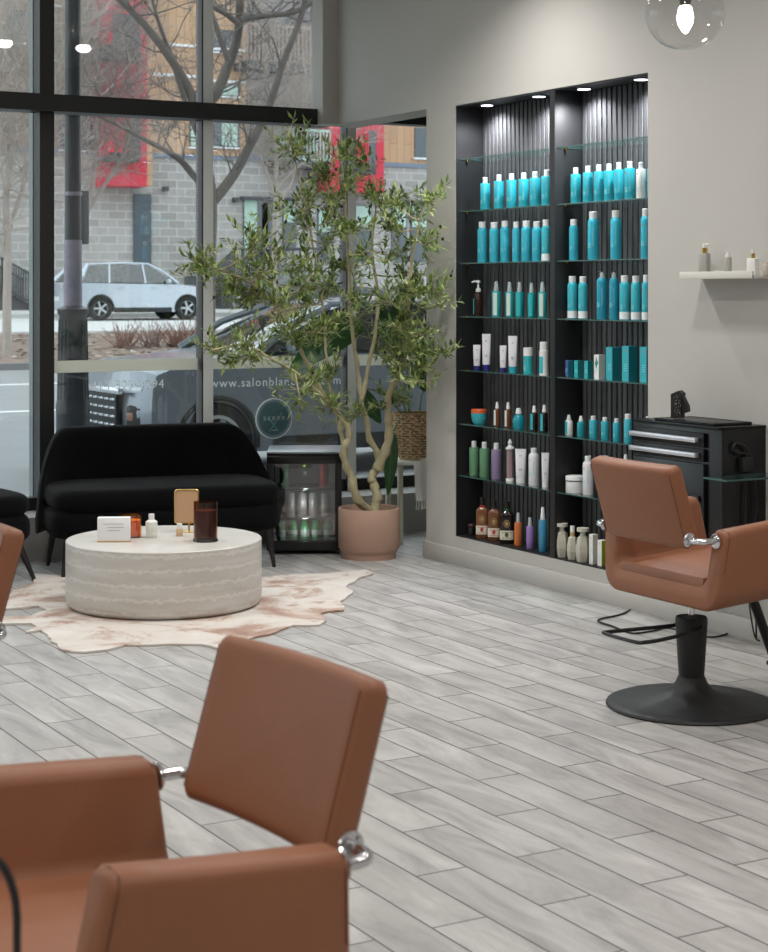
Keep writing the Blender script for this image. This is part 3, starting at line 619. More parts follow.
g0 = [[bm.verts.new(Ru @ throw_pt(i/14, j/10)) for i in range(15)] for j in range(11)]; g1 = [[bm.verts.new(Ru @ (throw_pt(i/14, j/10)+Vector((0, .006, 0)))) for i in range(15)] for j in range(11)]
for j in range(10):
    for i in range(14): bm.faces.new((g0[j][i], g0[j][i+1], g0[j+1][i+1], g0[j+1][i])); bm.faces.new((g1[j][i], g1[j+1][i], g1[j+1][i+1], g1[j][i+1]))
box(bm, Ru @ Vector((.10, -.1, .512)), (.2, .20, .012), rot=(0, 0, R(-14)), bev=.004)
obj('throw_cloth', bm, th, t, angle=80)
bm = bmesh.new()
for i in range(22):
    p = Ru @ (throw_pt(i/21, 1)); q = p+Vector((rt.uniform(-.006, .006), rt.uniform(-.004, .004), -.055)); tube(bm, [p, p.lerp(q, .5)+Vector((.003, 0, 0)), q], [.0035, .003, .0045], 5)
obj('fringe', bm, th, t)
# ================================================================== DISPLAY NICHE
niche_black = mat('niche_black', (26, 26, 28), .5, var=.1, vscale=4); slatm = mat('slat_charcoal', (66, 66, 68), .6, spec=.35)
sgl = glassmat('shelf_glass', (246, 251, 250), 1.4, .0, .0); sedge = mat('glass_edge', (58, 92, 88), .25)
brass = mat('brass', (214, 176, 92), .25, metal=1)
DV0, DV1 = 7.515, 7.56
NI = thing('display_case', 'black built-in display case with slatted back and glass shelves in the wall', 'display shelves', (XW, NY0, NZ0))
o0 = Vector((XW, NY0, NZ0))
def nbox(name, x0, x1, y0, y1, z0, z1, m, parent=NI, bev=0):
    bm = bmesh.new(); box(bm, Vector(((x0+x1)/2, (y0+y1)/2, (z0+z1)/2))-o0, (x1-x0, y1-y0, z1-z0), bev=bev); return obj(name, bm, m, parent)
XB = XW+.203
nbox('side_panel', XW+.003, XB, NY1-.006, NY1-.0005, NZ0+.001, NZ1-.001, niche_black)
nbox('side_panel', XW+.003, XB, NY0+.0005, NY0+.006, NZ0+.001, NZ1-.001, niche_black)
nbox('divider', XW+.004, XB, DV0, DV1, NZ0+.001, NZ1-.001, niche_black, bev=.002)
nbox('top_panel', XW+.003, XB, NY0+.006, NY1-.006, NZ1-.007, NZ1-.001, niche_black)
nbox('bottom_panel', XW+.003, XB, NY0+.006, NY1-.006, NZ0+.0005, NZ0+.006, niche_black)
for (a, b) in ((NY0+.006, DV0), (DV1, NY1-.006)):
    bm = bmesh.new(); n = int(round((b-a)/.0425)); pit = (b-a)/n
    box(bm, Vector((XB-.004, (a+b)/2, (NZ0+NZ1)/2))-o0, (.006, b-a, NZ1-NZ0-.014), mi=1)
    for k in range(n): box(bm, Vector((XB-.017, a+pit*(k+.5), (NZ0+NZ1)/2))-o0, (.02, pit*.72, NZ1-NZ0-.014), bev=.002, seg=1)
    obj('slatted_back', bm, [slatm, niche_black], NI)
SH = [2.289, 1.995, 1.702, 1.402, 1.100, .797, .505]
for z in SH:
    for (a, b) in ((NY0+.008, DV0-.002), (DV1+.002, NY1-.008)):
        bm = bmesh.new(); x0, x1 = XW+.018, XB-.032
        box(bm, Vector(((x0+x1)/2, (a+b)/2, z-.003))-o0, (x1-x0, b-a, .006)); 
        for f in bm.faces:
            f.material_index = 0 if abs(f.calc_center_median().z-(z-.003-NZ0)) > .002 else 1
        sh = obj('glass_shelf', bm, [sgl, sedge], NI)
        for yy, sg in ((b, -1),) + (((a, 1),)):
            bm = bmesh.new(); box(bm, Vector((XW+.07, yy+sg*.006, z-.006))-o0, (.014, .014, .018), bev=.003); obj('shelf_clamp', bm, brass, sh)
for i, (px, py) in enumerate(((487, 104), (539, 96), (584, 88), (641, 79))):
    p = A(px, py, XW+.085); p.z = NZ1-.012
    bm = bmesh.new(); lathe(bm, [(.034, -.006), (.040, -.004), (.040, .006), (.034, .006)], 28, Vector((p.x, p.y, p.z+.004))-o0)
    pl = obj('puck_light', bm, chrome, NI)
    bm = bmesh.new(); lathe(bm, [(0, -.003), (.034, -.003), (.034, .001), (0, .001)], 28, Vector((p.x, p.y, p.z+.001))-o0); obj('lens', bm, mat('puck_lens', (250, 250, 255), .4, emit=(235, 238, 255), es=9), pl)
    l = bpy.data.lights.new('puck_lamp', 'SPOT'); l.energy = 34; l.spot_size = R(150); l.spot_blend = .9; l.shadow_soft_size = .03; l.color = (.93, .96, 1)
    lo = bpy.data.objects.new('puck_lamp', l); COL.objects.link(lo); lo.location = (p.x, p.y, p.z-.012); lo.rotation_euler = (0, 0, 0)
# ---------------------------------------------------------------- bottles
teal = (38, 168, 186); teal2 = (30, 146, 156); copper = mat('copper_print', (190, 120, 90), .4); pale = mat('pale_print', (150, 214, 222), .5); darkprint = mat('grey_print', (120, 120, 125), .6)
capw = mat('white_cap', (228, 230, 230), .35)
clear = glassmat('clear_plastic', (225, 230, 232), 1.4, .05, .08)
def wrapM(bm_src, r, ang0, rotv=False, z=0):
    for v in bm_src.verts:
        x, y, d = v.co
        if rotv: x, y = -y, x
        a = ang0+x/r; rr2 = r+.0004+d
        v.co = Vector((rr2*math.sin(a), -rr2*math.cos(a), z+y))
def label_mesh(r, z0, z1, vert='MOROCCANOIL', m2=True, tall=None):
    bm = bmesh.new(); H = z1-z0
    if m2:
        b = text_bm('M', .016, .0002); wrapM(b, r, R(4), False, z1-.014); add(bm, b, None, 0)
    b = text_bm(vert, min(.012, H/10), .0002); wrapM(b, r, R(52), True, (z0+z1)/2+.01); add(bm, b, None, 1)
    for k in range(4):
        b = bmesh.new(); bmesh.ops.create_grid(b, x_segments=4, y_segments=1, size=1); bmesh.ops.scale(b, vec=(.010-.002*(k % 2), .0012, 1), verts=b.verts)
        wrapM(b, r, R(8), False, z0+H*.22+.006*k); add(bm, b, None, 1)
    return bm
TEMPL = {}
def T_new(key, name, w, h):
    t = thing(name, None, 'bottle'); TEMPL[key] = [t, w, h, False]; return t
def part(t, name, m, prof=None, seg=20, b=None, sx=1, sy=1, **k):
    bm = b or bmesh.new()
    if prof: lathe(bm, prof, seg, sx=sx, sy=sy)
    return obj(name, bm, m, t, **k)
def disk_cap(t, r, z, h, m=capw): part(t, 'cap', m, [(0, z), (r, z), (r, z+h-.002), (r-.002, z+h), (0, z+h)])
def T_shampoo(key, col, nm, print_=True, capr=.014, name='shampoo_bottle', lab=None):
    t = T_new(key, name, .055, .178)
    part(t, 'bottle_body', mat(nm, col, .38), [(0, 0), (.0255, 0), (.0275, .003), (.0275, .142), (.0255, .1455), (.012, .146), (0, .146)], 24)
    disk_cap(t, capr, .146, .032)
    if print_: part(t, 'label_print', [copper, pale], b=label_mesh(.0275, .01, .135), smooth=False)
    return t
def T_spray(key, col, nm, name='hairspray_can', capm=capw, base=None, capr=.021, clearcap=False):
    t = T_new(key, name, .058, .235)
    part(t, 'can_body', mat(nm, col, .32), [(0, 0), (.027, 0), (.029, .003), (.029, .178), (.027, .19), (.0225, .199), (.021, .201), (0, .201)], 24)
    if clearcap:
        part(t, 'nozzle', capw, [(0, .2), (.012, .2), (.009, .222), (.006, .228), (0, .228)]); part(t, 'clear_cap', clear, [(.018, .2), (.018, .235), (0, .235)])
    else: disk_cap(t, capr, .201, .034, capm)
    if base: tag(part(t, 'base_band', mat('white_band', (225, 230, 232), .4), [(.0295, .003), (.0295, .042)], 24), 'white band')
    part(t, 'label_print', [copper, pale], b=label_mesh(.029, .03, .172), smooth=False)
    return t
def T_mist(key, col, nm, tall=.155, name='spray_bottle', nozzle='white', r=.024, over=False, strip=None, rnd=False):
    t = T_new(key, name, 2*r, tall); hb = tall*.72
    if rnd: pr = [(0, 0), (r*.85, 0), (r, .01), (r, hb*.6), (r*.8, hb*.85), (r*.35, hb), (0, hb)]
    else: pr = [(0, 0), (r-.002, 0), (r, .003), (r, hb-.006), (r-.004, hb), (r*.5, hb+.001), (0, hb+.001)]
    part(t, 'bottle_body', mat(nm, col, .25), pr, 20)
    part(t, 'nozzle', capw, [(0, hb), (r*.55, hb), (r*.55, hb+tall*.10), (r*.46, hb+tall*.12), (r*.42, tall-.006), (r*.3, tall), (0, tall)], 16)
    if over: part(t, 'clear_cap', clear, [(r*.62, hb), (r*.6, tall+.001), (0, tall+.001)], 16)
    if strip:
        bm = bmesh.new(); n = 8; a0, a1 = -R(25), R(32)
        a0, a1 = (R(12), R(66)) if strip[0] in ('pale_strip', 'teal_strip') else (a0, a1)
        rows = [[bm.verts.new(((r+.0006)*math.sin(a0+(a1-a0)*i/n), -(r+.0006)*math.cos(a0+(a1-a0)*i/n), z)) for i in range(n+1)] for z in (hb*.06, hb*.94)]
        for i in range(n): bm.faces.new((rows[0][i], rows[0][i+1], rows[1][i+1], rows[1][i]))
        obj('label', bm, mat(strip[0], strip[1], .5), t)
    return t
def T_tube(key, col, capcol, capn, name='cream_tube', w=.05, h=.16):
    t = T_new(key, name, w, h); r = w/2; bm = bmesh.new(); hc = h*.16
    loft(bm, [[(x, y, z) for x, y in sup(a, b, 24, 2.6)] for z, a, b in ((hc, r*.82, r*.78), (hc+.004, r*.9, r*.84), (h*.55, r*.95, r*.6), (h*.9, r, r*.22), (h-.006, r, r*.08), (h, r, r*.08))])
    obj('tube_body', bm, mat('white_tube', (226, 226, 232), .4) if col is None else mat(col[0], col[1], .4), t, angle=50)
    part(t, 'cap', mat(capn, capcol, .35), [(0, 0), (r*.84, 0), (r*.86, .003), (r*.86, hc), (0, hc)])
    bm = bmesh.new(); b = text_bm('M', .014, .0002); add(bm, b, Matrix.Translation((0, -r*.62, h*.8)) @ RX, 0)
    box(bm, (0, -r*.78, h*.42), (r*.8, .001, .0015), mi=1); box(bm, (0, -r*.80, h*.38), (r*.6, .001, .0015), mi=1); obj('label_print', bm, [copper, darkprint], t, smooth=False)
def T_jar(key, col, nm, lidc, lidn, w=.09, h=.05, bowl=False, name='hair_mask_jar'):
    t = T_new(key, name, w, h); r = w/2
    part(t, 'jar_body', mat(nm, col, .3), [(0, 0), (r*.6, 0), (r*.8, h*.12), (r*.96, h*.42), (r, h*.76), (0, h*.76)] if bowl else [(0, 0), (r-.003, 0), (r-.001, .003), (r-.001, h*.66), (0, h*.66)], 32)
    part(t, 'lid', mat(lidn, lidc, .35), [(0, h*.74), (r, h*.74), (r, h-.003), (r-.003, h), (0, h)], 32)
def T_carton(key, cols, name='carton', w=.05, h=.075, mark=None):
    t = T_new(key, name, w*1.36, h); bm = bmesh.new(); box(bm, (0, 0, h/2), (w, w, h), bev=.0008)
    for f in bm.faces:
        n = f.normal if f.normal.length else Vector((0, 0, 1)); bmesh.ops.recalc_face_normals
        c = f.calc_center_median(); f.material_index = 1 if (c.x > w*.45) else 0
    obj('box', bm, [mat(*cols[0]), mat(*cols[1])], t, smooth=False)
    bm = bmesh.new(); add(bm, text_bm('M', w*.28, .0002), Matrix.Translation((0, -w/2-.0004, h*.86)) @ RX, 0)
    for k in range(4): box(bm, (-.0+.001*k, -w/2-.0003, h*(.3+.06*k)), (w*.5, .0006, .0018), mi=1)
    if mark:
        for k in range(9):
            a = k*2.4; box(bm, (w*.28*math.cos(a)*(.3+.08*k), -w/2-.0006, h*.66+h*.12*math.sin(a)), (w*.26, .0006, .006), rot=(0, a, 0), mi=2)
    obj('label_print', bm, [copper, pale, mat('green_print', (30, 140, 120), .5)], t, smooth=False)
T_shampoo('shampoo', teal, 'teal_plastic'); T_shampoo('shampoo_white', (228, 228, 226), 'white_plastic_b'); T_spray('hairspray', (52, 176, 200), 'teal_can'); T_spray('hairspray_fade', (58, 180, 196), 'teal_can_light', base=True)
T_spray('mousse', (38, 150, 178), 'teal_can_dark', name='mousse_can', clearcap=True)
T_spray('whitebottle', (226, 226, 230), 'white_can', name='conditioner_bottle', capr=.017)
T_mist('mist_pale', (40, 160, 166), 'teal_clear', strip=('pale_strip', (196, 214, 204)), over=True); T_mist('mist', (22, 138, 140), 'teal_deep', over=True, strip=('teal_strip', (44, 172, 176)))
T_mist('mini_spray', (226, 230, 230), 'white_body', .085, strip=('teal_label', (50, 176, 186)), r=.020); T_mist('mini_teal_spray', (28, 140, 150), 'teal_deep2', .085, r=.020)
T_mist('amber_spray', (104, 62, 40), 'amber_body', .11, strip=('white_label', (222, 220, 216)), r=.017); T_mist('dark_spray', (28, 22, 22), 'dark_body', .115, strip=('teal_label', (50, 176, 186)), r=.019)
T_mist('round_teal', (24, 140, 158), 'teal_round', .10, r=.032, rnd=True, name='styling_bottle')
T_mist('orange_spray', (186, 108, 62), 'orange_body', .13, over=True, r=.021, strip=('orange_label', (208, 112, 56))); T_mist('purple_spray', (142, 118, 176), 'purple_body', .12, over=True, r=.021); T_mist('tall_blue', (64, 140, 176), 'blue_body', .2, r=.024, name='treatment_bottle')
T_mist('white_mist', (228, 228, 230), 'white_body', .15, r=.019)
T_shampoo('green', (96, 142, 108), 'sage_plastic', False); T_shampoo('lilac', (132, 118, 150), 'lilac_plastic', False); T_shampoo('mini', teal, 'teal_plastic', True, .017); T_shampoo('mini2', (56, 176, 196), 'teal_light2', True, .022)
T_tube('tube_navy', None, (40, 44, 120), 'navy_cap'); T_tube('tube_teal', None, (34, 160, 178), 'teal_cap'); T_tube('tube_white', None, (222, 222, 222), 'white_cap2')
T_jar('jar_teal', (60, 172, 188), 'teal_jar', (214, 96, 48), 'orange_lid', bowl=True); T_jar('jar_white', (226, 226, 226), 'white_jar', (232, 232, 232), 'white_lid', .11, .075); T_jar('jar_dark', (34, 28, 28), 'dark_jar', (60, 40, 38), 'brown_lid', .05, .04)
T_carton('c_purple', (('purple_card', (84, 110, 176), .5), ('teal_side', (28, 120, 140), .5))); T_carton('c_teal', (('teal_card', (44, 166, 172), .5), ('teal_side2', (20, 118, 126), .5))); T_carton('c_white', (('white_card2', (226, 228, 226), .5), ('pale_side', (186, 194, 190), .5)), mark=True)
T_carton('c_big', (('teal_card_b', (46, 164, 176), .5), ('teal_side_b', (20, 108, 118), .5)), w=.055, h=.14); T_carton('c_wht', (('white_card3', (226, 226, 220), .5), ('cream_side', (200, 198, 188), .5)), w=.04, h=.12); T_carton('c_green', (('white_card3', (226, 226, 220), .5), ('lime_side', (150, 160, 44), .5)), w=.045, h=.11)
# two-tone can, pump bottle, ornate bottle, dark glass liquor-like bottles, stone bottles
t = T_new('twotone', 'styling_can', .052, .11); part(t, 'can_body', mat('teal_can_b', (40, 170, 176), .35), [(0, 0), (.026, 0), (.026, .075), (0, .075)], 24); part(t, 'cap', capw, [(0, .075), (.026, .075), (.026, .108), (.024, .11), (0, .11)], 24); part(t, 'label_print', [copper, pale], b=label_mesh(.026, .0, .07), smooth=False)
t = T_new('foam_pump', 'foam_bottle', .048, .135); part(t, 'bottle_body', capw, [(0, 0), (.024, 0), (.024, .098), (.021, .1), (.0, .1)], 24); part(t, 'cap', capw, [(0, .1), (.021, .1), (.021, .133), (.019, .135), (0, .135)], 24)
bm = bmesh.new(); rows = [[bm.verts.new((.0246*math.sin(R(-70+115*i/8)), -.0246*math.cos(R(-70+115*i/8)), z)) for i in range(9)] for z in (.006, .075)]
for i in range(8): bm.faces.new((rows[0][i], rows[0][i+1], rows[1][i+1], rows[1][i]))
obj('label', bm, mat('teal_label', (50, 176, 186), .5), t)
t = T_new('pump', 'pump_bottle', .055, .20); part(t, 'bottle_body', mat('dark_amber', (42, 24, 20), .15), [(0, 0), (.026, 0), (.0275, .004), (.0275, .118), (.022, .128), (.012, .135), (0, .135)], 24)
bm = bmesh.new(); rows = [[bm.verts.new((.0282*math.sin(R(-75+75*i/8)), -.0282*math.cos(R(-75+75*i/8)), z)) for i in range(9)] for z in (.012, .098)]
for i in range(8): bm.faces.new((rows[0][i], rows[0][i+1], rows[1][i+1], rows[1][i]))
obj('label', bm, mat('teal_label', (50, 176, 186), .5), t)
bm = bmesh.new(); lathe(bm, [(0, .132), (.014, .132), (.014, .152), (.006, .154), (.004, .185), (0, .185)], 16); lathe(bm, [(0, .184), (.012, .184), (.012, .196), (0, .198)], 16); tube(bm, [(0, 0, .19), (-.02, -.012, .192), (-.034, -.02, .186)], .0045, 8); obj('pump', bm, capw, t)
t = T_new('ornate', 'serum_bottle', .048, .20); part(t, 'bottle_body', mat('mauve_plastic', (150, 126, 132), .35), [(0, .012), (.021, .012), (.021, .155), (0, .155)], 8); part(t, 'foot', capw, [(0, 0), (.024, 0), (.024, .012), (.02, .014), (0, .014)], 20); part(t, 'cap', capw, [(0, .153), (.026, .153), (.026, .16), (.012, .168), (.009, .172), (.013, .184), (.006, .196), (0, .202)], 20)
def T_flask(key, col, nm, capc, capn, ringc, band_):
    t = T_new(key, 'shave_bottle', .074, .185); bm = bmesh.new()
    loft(bm, [[(x, y, z) for x, y in sup(a, a*.72, 28, 3.4)] for z, a in ((0, .034), (.004, .037), (.118, .037), (.128, .035), (.137, .027), (.144, .015), (.150, .012))]); obj('bottle_body', bm, mat(nm, col, .15), t, angle=50)
    part(t, 'cap', mat(capn, capc, .4), [(0, .149), (.0145, .149), (.0145, .183), (.012, .185), (0, .185)]); part(t, 'neck_ring', mat(ringc[0], ringc[1], .4), [(.0125, .143), (.015, .145), (.015, .15), (.0125, .152)])
    bm = bmesh.new(); loft(bm, [[(x, y, z) for x, y in sup(.0376, .0276, 28, 3.4)] for z in (.018, .058)], caps=False); lb = obj('label', bm, mat('cream_label', (216, 208, 190), .6), t)
    bm = bmesh.new(); 
    for sx in (-1, 1):
        lathe(bm, [(0, -.0004), (.010, -.0004), (.010, .0004), (0, .0004)], 16, (0, -.0278, .040), rot=(R(90), 0, 0))
    box(bm, (0, -.0278, .05), (.052, .0006, .002)); box(bm, (0, -.0278, .026), (.052, .0006, .002)); obj('label_print', bm, mat(band_[0], band_[1], .5), lb)
    bm = bmesh.new(); lathe(bm, [(.0135, -.0005), (.016, -.0005), (.016, .0005), (.0135, .0005)], 20, (0, -.0272, .088), rot=(R(90), 0, 0)); lathe(bm, [(0, -.0005), (.009, -.0005), (.009, .0005), (0, .0005)], 8, (0, -.0272, .088), rot=(R(90), 0, 0)); obj('embossed_badge', bm, mat('badge_gold', (176, 144, 96), .4), t)
T_flask('flask_brown', (120, 76, 48), 'brown_liquid', (26, 20, 20), 'black_cap', ('red_ring', (190, 40, 44)), ('red_print', (206, 90, 84)))
T_flask('flask_brown2', (110, 70, 48), 'brown_liquid2', (26, 20, 20), 'black_cap', ('dark_ring', (60, 40, 36)), ('red_print', (206, 90, 84)))
T_flask('flask_dark', (30, 22, 20), 'dark_liquid', (26, 24, 24), 'black_cap', ('green_ring', (40, 110, 60)), ('olive_print', (90, 130, 90)))
def T_stone(key, w, h, neck, capcol=(200, 196, 184)):
    t = T_new(key, 'stone_bottle', w, h); r = w/2; hb = h*(.78 if neck != 'tall' else .70)
    part(t, 'bottle_body', mat('stone_beige', (186, 182, 168), .6), [(0, 0), (r*.8, 0), (r, hb*.35), (r*.95, hb*.62), (r*.72, hb*.92), (r*.4, hb), (0, hb)], 6, smooth=False)
    if neck == 'tall': part(t, 'collar', mat('tan_collar', (196, 160, 116), .4), [(0, hb), (r*.42, hb), (r*.42, hb+h*.12), (0, hb+h*.12)]); part(t, 'cap', capw, [(0, hb+h*.12), (r*.4, hb+h*.12), (r*.4, h), (0, h)])
    else: part(t, 'cap', mat('stone_cap', capcol, .6), [(0, hb), (r*.36, hb), (r*.4, h*.88), (r*.82, h*.9), (r*.82, h), (0, h)], 20)
T_stone('stone_wide', .075, .155, 'wide'); T_stone('stone_slim', .06, .145, 'tall')
NAMES = {'shampoo': 'turquoise shampoo bottle with white cap', 'shampoo_white': 'all-white shampoo bottle', 'hairspray': 'turquoise hairspray can with white cap', 'hairspray_fade': 'turquoise can fading to white at the base', 'mousse': 'deep turquoise mousse can with clear overcap', 'whitebottle': 'tall white conditioner bottle', 'mist_pale': 'turquoise spray bottle with a pale stripe', 'mist': 'deep teal spray bottle with white nozzle', 'mini_spray': 'small white spray bottle with turquoise label', 'mini_teal_spray': 'small teal spray bottle with white nozzle', 'amber_spray': 'small amber spray bottle with white label', 'dark_spray': 'small black spray bottle with turquoise label', 'round_teal': 'squat round teal bottle with white top', 'orange_spray': 'orange spray bottle with clear cap', 'purple_spray': 'purple spray bottle with clear cap', 'tall_blue': 'tall slim blue bottle with silver white top', 'white_mist': 'slim white bottle with nozzle', 'green': 'sage green shampoo bottle', 'lilac': 'lilac shampoo bottle', 'mini': 'travel size turquoise bottle', 'mini2': 'pale blue bottle with tall white cap', 'tube_navy': 'white cream tube standing on a navy cap', 'tube_teal': 'white cream tube standing on a turquoise cap', 'tube_white': 'plain white cream tube', 'jar_teal': 'turquoise mask jar with orange lid', 'jar_white': 'wide white jar', 'jar_dark': 'tiny dark jar with brown lid', 'c_purple': 'small purple and blue carton', 'c_teal': 'small turquoise carton', 'c_white': 'white carton with green pattern', 'c_big': 'tall turquoise carton', 'c_wht': 'slim white carton', 'c_green': 'white carton with lime green side', 'twotone': 'short can, white top and turquoise base', 'foam_pump': 'white foam bottle with turquoise label', 'pump': 'dark amber pump bottle with turquoise label', 'ornate': 'mauve bottle with pointed white cap', 'flask_brown': 'brown flask bottle with red neck ring', 'flask_brown2': 'brown flask bottle with dark neck ring', 'flask_dark': 'near-black flask bottle with green neck ring', 'stone_wide': 'beige stone-like bottle with wide flat stopper', 'stone_slim': 'beige stone-like bottle with tan collar'}
CAT = {'jar': 'jar', 'c_': 'box', 'tube': 'tube'}
rows = [
 (1, 'left', [(485.2, 10, 177.6, 'shampoo'), (498.9, 10, 174.8, 'shampoo'), (511.5, 10, 173.7, 'shampoo'), (523.7, 10.3, 172.9, 'shampoo'), (535.1, 10.8, 171.8, 'shampoo'), (546.6, 10.6, 170, 'shampoo')]),
 (1, 'right', [(575.7, 10.2, 167.7, 'shampoo'), (587.8, 10.2, 166, 'shampoo'), (598.8, 10, 164.7, 'shampoo'), (609, 9.8, 164, 'shampoo'), (618.8, 9.6, 162.6, 'shampoo'), (629.8, 10.6, 161.4, 'shampoo'), (641, 9.6, 162.6, 'shampoo_white'), (652, 10, 162, 'shampoo')]),
 (2, 'left', [(482.3, 9.8, 221.9, 'hairspray'), (494.2, 9.8, 222.5, 'hairspray'), (504.9, 9.2, 220.9, 'hairspray'), (516.2, 8.2, 221.9, 'hairspray'), (526.3, 10.2, 220.9, 'hairspray'), (536.7, 9.6, 221.5, 'hairspray'), (546, 9.0, 219.8, 'hairspray_fade')]),
 (2, 'right', [(573.7, 9.3, 219.5, 'hairspray'), (593.3, 11.4, 211.6, 'hairspray'), (615.8, 11, 210.5, 'hairspray'), (646.2, 11, 208.9, 'hairspray')]),
 (3, 'left', [(478.3, 10, 279.9, 'pump'), (496.3, 9, 281.3, 'mist_pale'), (509.6, 8.4, 282, 'mist_pale'), (519.6, 9, 282, 'mist'), (531.5, 8, 283, 'mist'), (542.4, 8.6, 282, 'mist_pale')]),
 (3, 'right', [(572.4, 10, 276.1, 'hairspray_fade'), (583, 9.4, 276.4, 'hairspray_fade'), (602.1, 11, 271, 'mousse'), (614, 9.6, 271, 'mousse'), (624.6, 10.2, 275.5, 'hairspray_fade'), (636, 10, 275.8, 'hairspray_fade'), (646.6, 9.6, 275, 'hairspray_fade')]),
 (4, 'left', [(476.9, 7.5, 344.9, 'tube_navy'), (486.4, 8.7, 334, 'tube_navy'), (503.1, 6.8, 345.5, 'tube_navy'), (512.8, 9.2, 336, 'tube_teal'), (528.1, 9.6, 347.7, 'twotone'), (543.8, 9.2, 341.9, 'foam_pump')]),
 (4, 'right', [(568.8, 8.6, 360.3, 'c_purple'), (578.6, 8.8, 360.6, 'c_teal'), (588.4, 8.4, 361, 'c_teal'), (599.6, 10.8, 354.8, 'c_white'), (613.3, 14.2, 347.3, 'c_big'), (629.7, 15, 346.2, 'c_big'), (647.5, 15, 347, 'c_big')]),
 (5, 'left', [(478.9, 16, 409.2, 'jar_teal'), (497.1, 6.6, 402, 'amber_spray'), (508, 6.6, 402.2, 'amber_spray'), (518.6, 11.6, 408.1, 'round_teal'), (534.2, 7.6, 405.7, 'dark_spray'), (544.2, 7.6, 405, 'dark_spray')]),
 (5, 'right', [(568.9, 8, 414.9, 'mini_spray'), (581, 8, 416, 'mini_teal_spray'), (593.3, 8.2, 416, 'mini'), (604.9, 7.8, 417.4, 'mini'), (616.5, 7.2, 418.6, 'mini'), (628, 8, 414, 'mini2'), (647.5, 8, 416.3, 'white_mist')]),
 (6, 'left', [(474, 9.6, 441, 'green'), (484.3, 9.6, 442, 'green'), (496.2, 10, 443, 'lilac'), (510.0, 8.2, 439.3, 'ornate'), (520.8, 11, 449, 'tube_white'), (533.8, 10.4, 448, 'whitebottle'), (545.4, 7.8, 452.8, 'tube_white')]),
 (6, 'right', [(575, 19, 475.7, 'jar_white'), (588, 10.8, 456, 'whitebottle'), (605.6, 10, 456, 'whitebottle'), (625.7, 8.2, 454.4, 'white_mist')]),
 (7, 'left', [(471.6, 7.6, 524, 'jar_dark'), (482.3, 12.6, 497.6, 'flask_brown'), (494.2, 12.6, 499.8, 'flask_brown2'), (507, 14, 501, 'flask_dark'), (518.2, 7.6, 512.7, 'orange_spray'), (530, 7.6, 517.4, 'purple_spray'), (542.8, 8.4, 507.2, 'tall_blue')]),
 (7, 'right', [(562, 14, 523.2, 'stone_wide'), (572.5, 11.5, 526, 'stone_slim'), (583, 15, 528, 'stone_wide'), (593.5, 8.6, 534.3, 'c_wht'), (602.4, 9.6, 540.2, 'c_green')]),
]
SN = ['', 'second shelf', 'third shelf', 'fourth shelf', 'fifth shelf', 'sixth shelf', 'lowest shelf', 'niche floor']
ORD = ['first', 'second', 'third', 'fourth', 'fifth', 'sixth', 'seventh', 'eighth']
for si, side, items in rows:
    z = SH[si] if si < 7 else NZ0+.006
    X = XW+.088 if si < 7 else XW+.07
    if si == 7 and side == 'right': X = XW+.048
    for k, (px, w, yt, key) in enumerate(items):
        p = A(px, yt, X); D = depth(p); wm = w*D/FPX; h = p.z-z
        T = TEMPL[key]; root = T[0]
        if T[3]: root = dup(T[0])
        T[3] = True
        root.location = (p.x, p.y, z+.0006); root.rotation_euler = (0, 0, R(-38) if key[:4] in ('tube', 'flas') else R(-90)); s = wm/T[1]; root.scale = (s, s, h/T[2])
        root['label'] = '%s, %s from left, %s, %s bay' % (NAMES[key], ORD[k], SN[si], side)
        root['category'] = next((v for q, v in CAT.items() if key.startswith(q)), 'bottle')
        root['group'] = 'products on the %s of the %s bay' % (SN[si], side)
for key, T in TEMPL.items():
    if not T[3]:
        for c in list(T[0].children): bpy.data.objects.remove(c)
        bpy.data.objects.remove(T[0])
# ================================================================== WALL STATION CABINET
CX0, CY0, CY1, CZ0, CZ1 = 5.005, 5.906, 6.51, .40, .958
C0 = Vector((XW, (CY0+CY1)/2, CZ0))
CB = thing('wall_cabinet', 'glossy black wall mounted drawer cabinet behind the styling chair', 'cabinet', C0)
gl = mat('gloss_black', (10, 10, 11), .3, spec=.3); gl2 = mat('gloss_black_side', (16, 16, 18), .3, spec=.4)
def cb(name, x0, x1, y0, y1, z0, z1, m, parent=CB, bev=.002):
    bm = bmesh.new(); box(bm, Vector(((x0+x1)/2, (y0+y1)/2, (z0+z1)/2))-C0, (x1-x0, y1-y0, z1-z0), bev=bev); return obj(name, bm, m, parent)
cb('carcass', CX0+.018, XW, CY0, CY1, CZ0, CZ1-.012, gl2)
cb('top_panel', CX0, XW, CY0-.002, CY1+.002, CZ1-.012, CZ1, gl)
hm = mat('brushed_silver', (205, 207, 212), .3, metal=.6)
for k, (za, zb) in enumerate(((.862, .925), (.800, .855))):
    d = cb('drawer', CX0-.002, CX0+.017, CY0+.10, CY1-.005, za, zb, gl); cb('handle', CX0-.026, CX0-.004, CY0+.13, CY1-.004, (za+zb)/2-.010, (za+zb)/2+.010, hm, d)
d = cb('door', CX0-.002, CX0+.017, CY0+.10, CY1-.005, .43, .79, mat('gloss_charcoal', (18, 18, 20), .3, spec=.4)); cb('door_pull', CX0-.014, CX0-.003, CY0+.12, CY0+.16, .62, .65, gl, d)
t = thing('tray', 'thin black tray lying on top of the drawer cabinet', 'tray', (CX0+.12, 6.16, CZ1))
bm = bmesh.new(); box(bm, (0, 0, .005), (.21, .42, .010), bev=.003); obj('tray_body', bm, gl, t)
bm = bmesh.new(); tube(bm, [(-.105, -.205, .010), (.105, -.205, .010), (.105, .205, .010), (-.105, .205, .010), (-.105, -.205, .010)], .003, 6); obj('rim', bm, gl, t)
